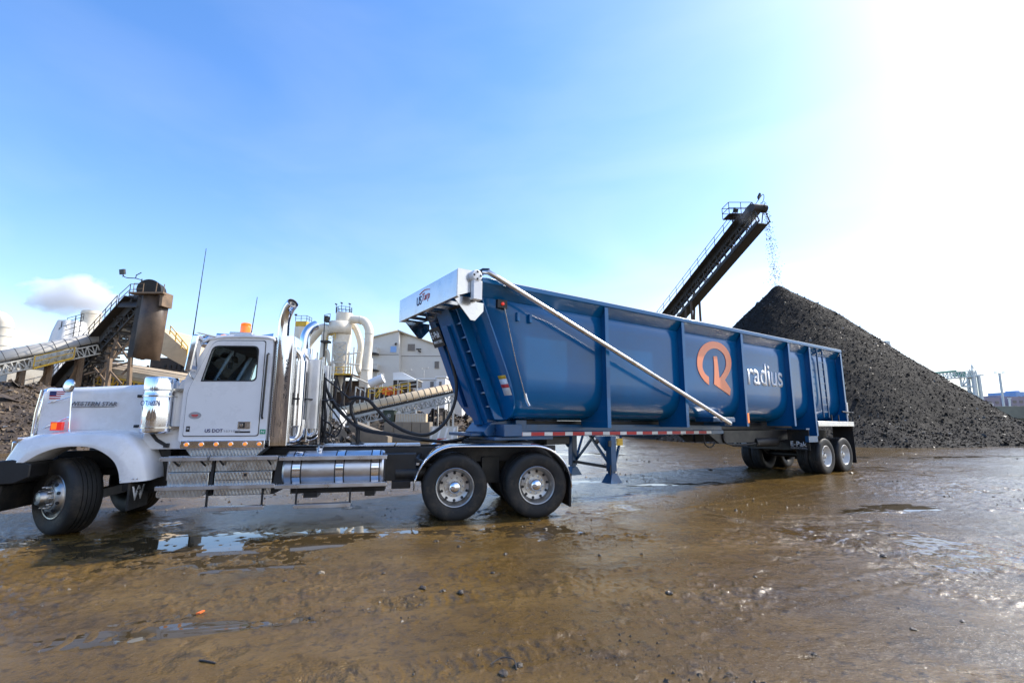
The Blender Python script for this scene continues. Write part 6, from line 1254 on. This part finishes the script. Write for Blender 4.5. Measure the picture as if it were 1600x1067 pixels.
for k, (x, y0, lb) in enumerate(((1561.5, 583, 'tall twin headed lamp mast right of the dock crane'), (1577, 622, 'short lamp post standing on the quay beside the tall mast'))):
    q = MB(); a_ = at(x, y0, D); b_ = at(x + 7 if k == 0 else x, 640, D); q.beam((b_.x, D, 0), a_, .42 if k == 0 else .35)
    if k == 0:
        for dx in (-1.2, 1.2): q.beam(a_, a_ + Vector((dx, 0, .15)), .12); q.beam(a_ + Vector((dx - .3, 0, .2)), a_ + Vector((dx + .3, 0, .2)), .45, .35)
    else: q.beam(a_ + Vector((-.5, 0, 0)), a_ + Vector((.5, 0, 0)), .3)
    tag(q.build('lamp_mast', 'cranew'), lb, 'lamp mast', 'lamp masts on the quay')
def far_block(x0, y0, x1, D, mat, lb, extra=()):
    b_ = thing('far_building', lb, 'building', at((x0 + x1) / 2, 640, D)); a1, a2 = at(x0, y0, D), at(x1, y0, D); q = MB(); q.box(a1.x, a2.x, D, D + 25, 0, a1.z); under(q.build('wall', mat, None), b_)
    q = MB(); 
    for (u0, v0, u1) in extra: c1, c2 = at(u0, v0, D), at(u1, v0, D); q.box(c1.x, c2.x, D + 2, D + 12, a1.z, c1.z)
    if extra: under(q.build('roof_plant', mat, None), b_)
    q = MB(); zz = a1.z * .55; n = max(3, int((a2.x - a1.x) / 4))
    for r_i in range(2):
        for k in range(n): w = (a2.x - a1.x) / n; q = MB(); q.box(a1.x + (k + .25) * w, a1.x + (k + .75) * w, D - .2, D - .01, zz + r_i * a1.z * .2, zz + r_i * a1.z * .2 + a1.z * .1); under(q.build('window', 'shutter', None), b_)
far_block(1528, 621, 1562, 300, 'brick', 'mauve brick warehouse beyond the quay wall, nearest the crane', [(1536, 618.5, 1545), (1563, 618, 1571)][:1])
far_block(1562, 619, 1578, 310, 'brick', 'mauve brick block beyond the quay wall with a taller plain roof', [(1563, 617.5, 1571)])
far_block(1579, 619.5, 1640, 300, 'brick', 'long mauve brick warehouse beyond the quay wall at the right edge')
far_block(1587, 612, 1640, 420, 'bluewall', 'light blue clad building above the brick warehouse', [(1592, 610, 1597)])
far_block(1541, 630, 1552, 200, 'whitewall', 'small white hut just above the quay wall')
D = 80; q = MB(); a_ = at(1385, 533, D); q.beam((a_.x + .5, D, 0), a_, .5); q.box(a_.x - .35, a_.x + .35, D - .3, D + .3, a_.z - .6, a_.z); q.beam(a_ + Vector((.4, 0, -.3)), (a_.x + 1.1, D, a_.z - 3), .2); tag(q.build('lattice_mast', 'cranew'), 'grey mast tip showing above the slope of the black heap', 'mast')

# steam from the stack: a soft bank of drifting vapour
def vapour(name, label, parts_, dens, scale, seed, color=(1, 1, 1), cat='steam'):
    q = MB(); bm_ = bmesh.new(); bmesh.ops.create_icosphere(bm_, subdivisions=4, radius=1); me = bpy.data.meshes.new(name); bm_.to_mesh(me); bm_.free()
    c, (rx, ry, rz_) = parts_; o = bpy.data.objects.new(name, me); col.objects.link(o); o.location = c; o.scale = (rx, ry, rz_)
    m = bpy.data.materials.new(name); m.use_nodes = True; n, l = m.node_tree.nodes, m.node_tree.links; n.remove(n['Principled BSDF'])
    pv = n.new('ShaderNodeVolumePrincipled'); pv.inputs['Color'].default_value = (*color, 1); pv.inputs['Anisotropy'].default_value = 0.0
    t = n.new('ShaderNodeTexCoord'); mp_ = n.new('ShaderNodeMapping'); mp_.inputs['Location'].default_value = (seed, seed * .37, 0); mp_.inputs['Scale'].default_value = scale
    nz_ = n.new('ShaderNodeTexNoise'); nz_.inputs['Scale'].default_value = 1; nz_.inputs['Detail'].default_value = 5; nz_.inputs['Roughness'].default_value = .6
    l.new(t.outputs['Object'], mp_.inputs['Vector']); l.new(mp_.outputs['Vector'], nz_.inputs['Vector'])
    ln_ = n.new('ShaderNodeVectorMath'); ln_.operation = 'LENGTH'; l.new(t.outputs['Object'], ln_.inputs[0])
    f1 = n.new('ShaderNodeMapRange'); f1.inputs['From Min'].default_value = .25; f1.inputs['From Max'].default_value = 1; f1.inputs['To Min'].default_value = .30; f1.inputs['To Max'].default_value = -.26; l.new(ln_.outputs['Value'], f1.inputs['Value'])
    ad = n.new('ShaderNodeMath'); ad.operation = 'ADD'; l.new(f1.outputs['Result'], ad.inputs[0]); l.new(nz_.outputs['Fac'], ad.inputs[1])
    f2 = n.new('ShaderNodeMapRange'); f2.inputs['From Min'].default_value = .5; f2.inputs['From Max'].default_value = .75; f2.inputs['To Max'].default_value = dens; l.new(ad.outputs[0], f2.inputs['Value'])
    l.new(f2.outputs['Result'], pv.inputs['Density']); l.new(pv.outputs['Volume'], n['Material Output'].inputs['Volume']); me.materials.append(m)
    return tag(o, label, cat, kind='stuff')
vapour('steam', 'white bank of steam drifting left from the cream stack', (at(116, 463, 105), (18, 6, 6.8)), .5, (2.6, 1.5, 2.0), 3.1)
vapour('dust', 'pale dust hanging around the head of the tall conveyor', (run.at(.02, .0, -.3), (2.6, 2.2, 1.7)), .22, (1.4, 1.4, 1.6), 7.7, (.95, .93, .9), 'dust')

vapour('dust', 'faint dust falling with the scrap stream below the conveyor head', ((top + bot) * .5, (1.1, 1.1, (top.z - bot.z) * .5)), .10, (1.2, 1.2, 1.6), 2.2, (.9, .9, .88), 'dust')
# ------------------------------------------------------------------ loose stones in the yard
def stone_mesh(seed, s):
    bm_ = bmesh.new(); bmesh.ops.create_icosphere(bm_, subdivisions=2, radius=s); r_ = random.Random(seed)
    for v in bm_.verts:
        k = 1 + .45 * noise.noise(v.co * (1.6 / s) + Vector((seed, 0, 0))); v.co = Vector((v.co.x * k * 1.3, v.co.y * k, max(v.co.z * k * .7, -.3 * s)))
    me = bpy.data.meshes.new('stone'); bm_.to_mesh(me); bm_.free(); me.materials.append(M['rock']); return me
def ground_at(x, y):
    a = (x - 800) / F_PX; b = -(y - 533.5) / F_PX; c, s = math.cos(PITCH), math.sin(PITCH); t = -CAM_H / (s + b * c); return Vector((t * a, t * (c - b * s), 0))
spots = [(501, 899, .05), (445, 911, .03), (660, 923, .05), (692, 927, .04), (720, 929, .045), (682, 849, .05), (717, 857, .045), (1045, 931, .045), (852, 829, .05), (830, 820, .04), (982, 840, .05), (1380, 872, .045), (1330, 741, .09), (1505, 976, .03), (1427, 988, .03), (1272, 1027, .025), (937, 871, .04), (1134, 723, .1), (790, 869, .04), (770, 898, .03), (599, 899, .03), (1110, 735, .08), (810, 1046, .045), (787, 1059, .05), (1405, 955, .025), (1180, 905, .03)]
for k, (x, y, s) in enumerate(spots):
    o = bpy.data.objects.new('stone', stone_mesh(k * 3 + 1, s * .6)); col.objects.link(o); o.location = ground_at(x, y) + Vector((0, 0, .02 + s * .1)); o.rotation_euler = (0, 0, k * 1.3)
    if k == 0: tag(o, 'pale brown stone alone on the mud below the fuel tank', 'stone', 'loose stones'); o.data.materials[0] = M['concrete']
    else: tag(o, 'small dark wet stone lying loose on the muddy yard', 'stone', 'loose stones')
q = MB(); p = ground_at(322, 1041); q.tube(smooth_path([p + Vector((-.06, .02, .03)), p + Vector((0, 0, .034)), p + Vector((.07, -.015, .028))], 4), [.006] * 8 + [.004], 6); tag(q.build('stick', 'darksteel'), 'short dark stick on the mud in the near left foreground', 'stick')
q = MB(); p = ground_at(312, 962); q.prism([(p.x - .015, p.y - .03), (p.x + .012, p.y - .02), (p.x + .018, p.y + .035), (p.x - .004, p.y + .03)], .024, .034, 'xy'); tag(q.build('plastic_scrap', 'orangekit'), 'tiny red orange plastic scrap on the mud', 'litter')
q = MB(); p = ground_at(795, 1050); q.tube(smooth_path([p + Vector((-.12, .05, .025)), p + Vector((-.05, .1, .04)), p + Vector((.03, .06, .05)), p + Vector((.05, -.02, .025))], 5), .004, 6); tag(q.build('wire', 'darksteel'), 'curled dark wire at the bottom middle of the yard', 'wire')
# grit: thousands of crumbs pressed into the mud
V, Fc = [], []
n_g = 26000; r = np.random.default_rng(99)
dist = 2.6 * np.exp(r.uniform(0, 1, n_g) ** .8 * math.log(24 / 2.6)); ang = r.uniform(-.88, .88, n_g)
gx_, gy_ = dist * np.tan(ang), dist
dens_ = lattice_noise(gx_, gy_, .8, 71) + lattice_noise(gx_, gy_, 2.3, 72) * .7
keep = dens_ > r.uniform(.0, .75, n_g); gx_, gy_ = gx_[keep], gy_[keep]; n_g = len(gx_)
sz = (.0025 + .0011 * gy_) * np.exp(r.normal(0, .45, n_g)); sz = np.minimum(sz, .05)
base = np.array([(1, 0, 0), (-.6, .8, 0), (-.5, -.9, 0), (0.1, .1, .8)])
rot = r.uniform(0, 6.28, n_g); P_ = base[None] * sz[:, None, None] * r.uniform(.6, 1.5, (n_g, 4, 3)); cx_, sx_ = np.cos(rot)[:, None], np.sin(rot)[:, None]
Px = P_[:, :, 0] * cx_ - P_[:, :, 1] * sx_ + gx_[:, None]; Py = P_[:, :, 0] * sx_ + P_[:, :, 1] * cx_ + gy_[:, None]; Pz = P_[:, :, 2] + .014
V = np.stack([Px, Py, Pz], 2).reshape(-1, 3); Fc = (np.arange(n_g)[:, None, None] * 4 + np.array([[0, 1, 3], [1, 2, 3], [2, 0, 3]])[None]).reshape(-1, 3)
me = bpy.data.meshes.new('grit'); me.from_pydata(V.tolist(), [], Fc.tolist()); me.materials.append(M['rock']); o = bpy.data.objects.new('grit', me); col.objects.link(o)
tag(o, 'dark grit and crumbs scattered over the wet mud', 'grit', kind='stuff')
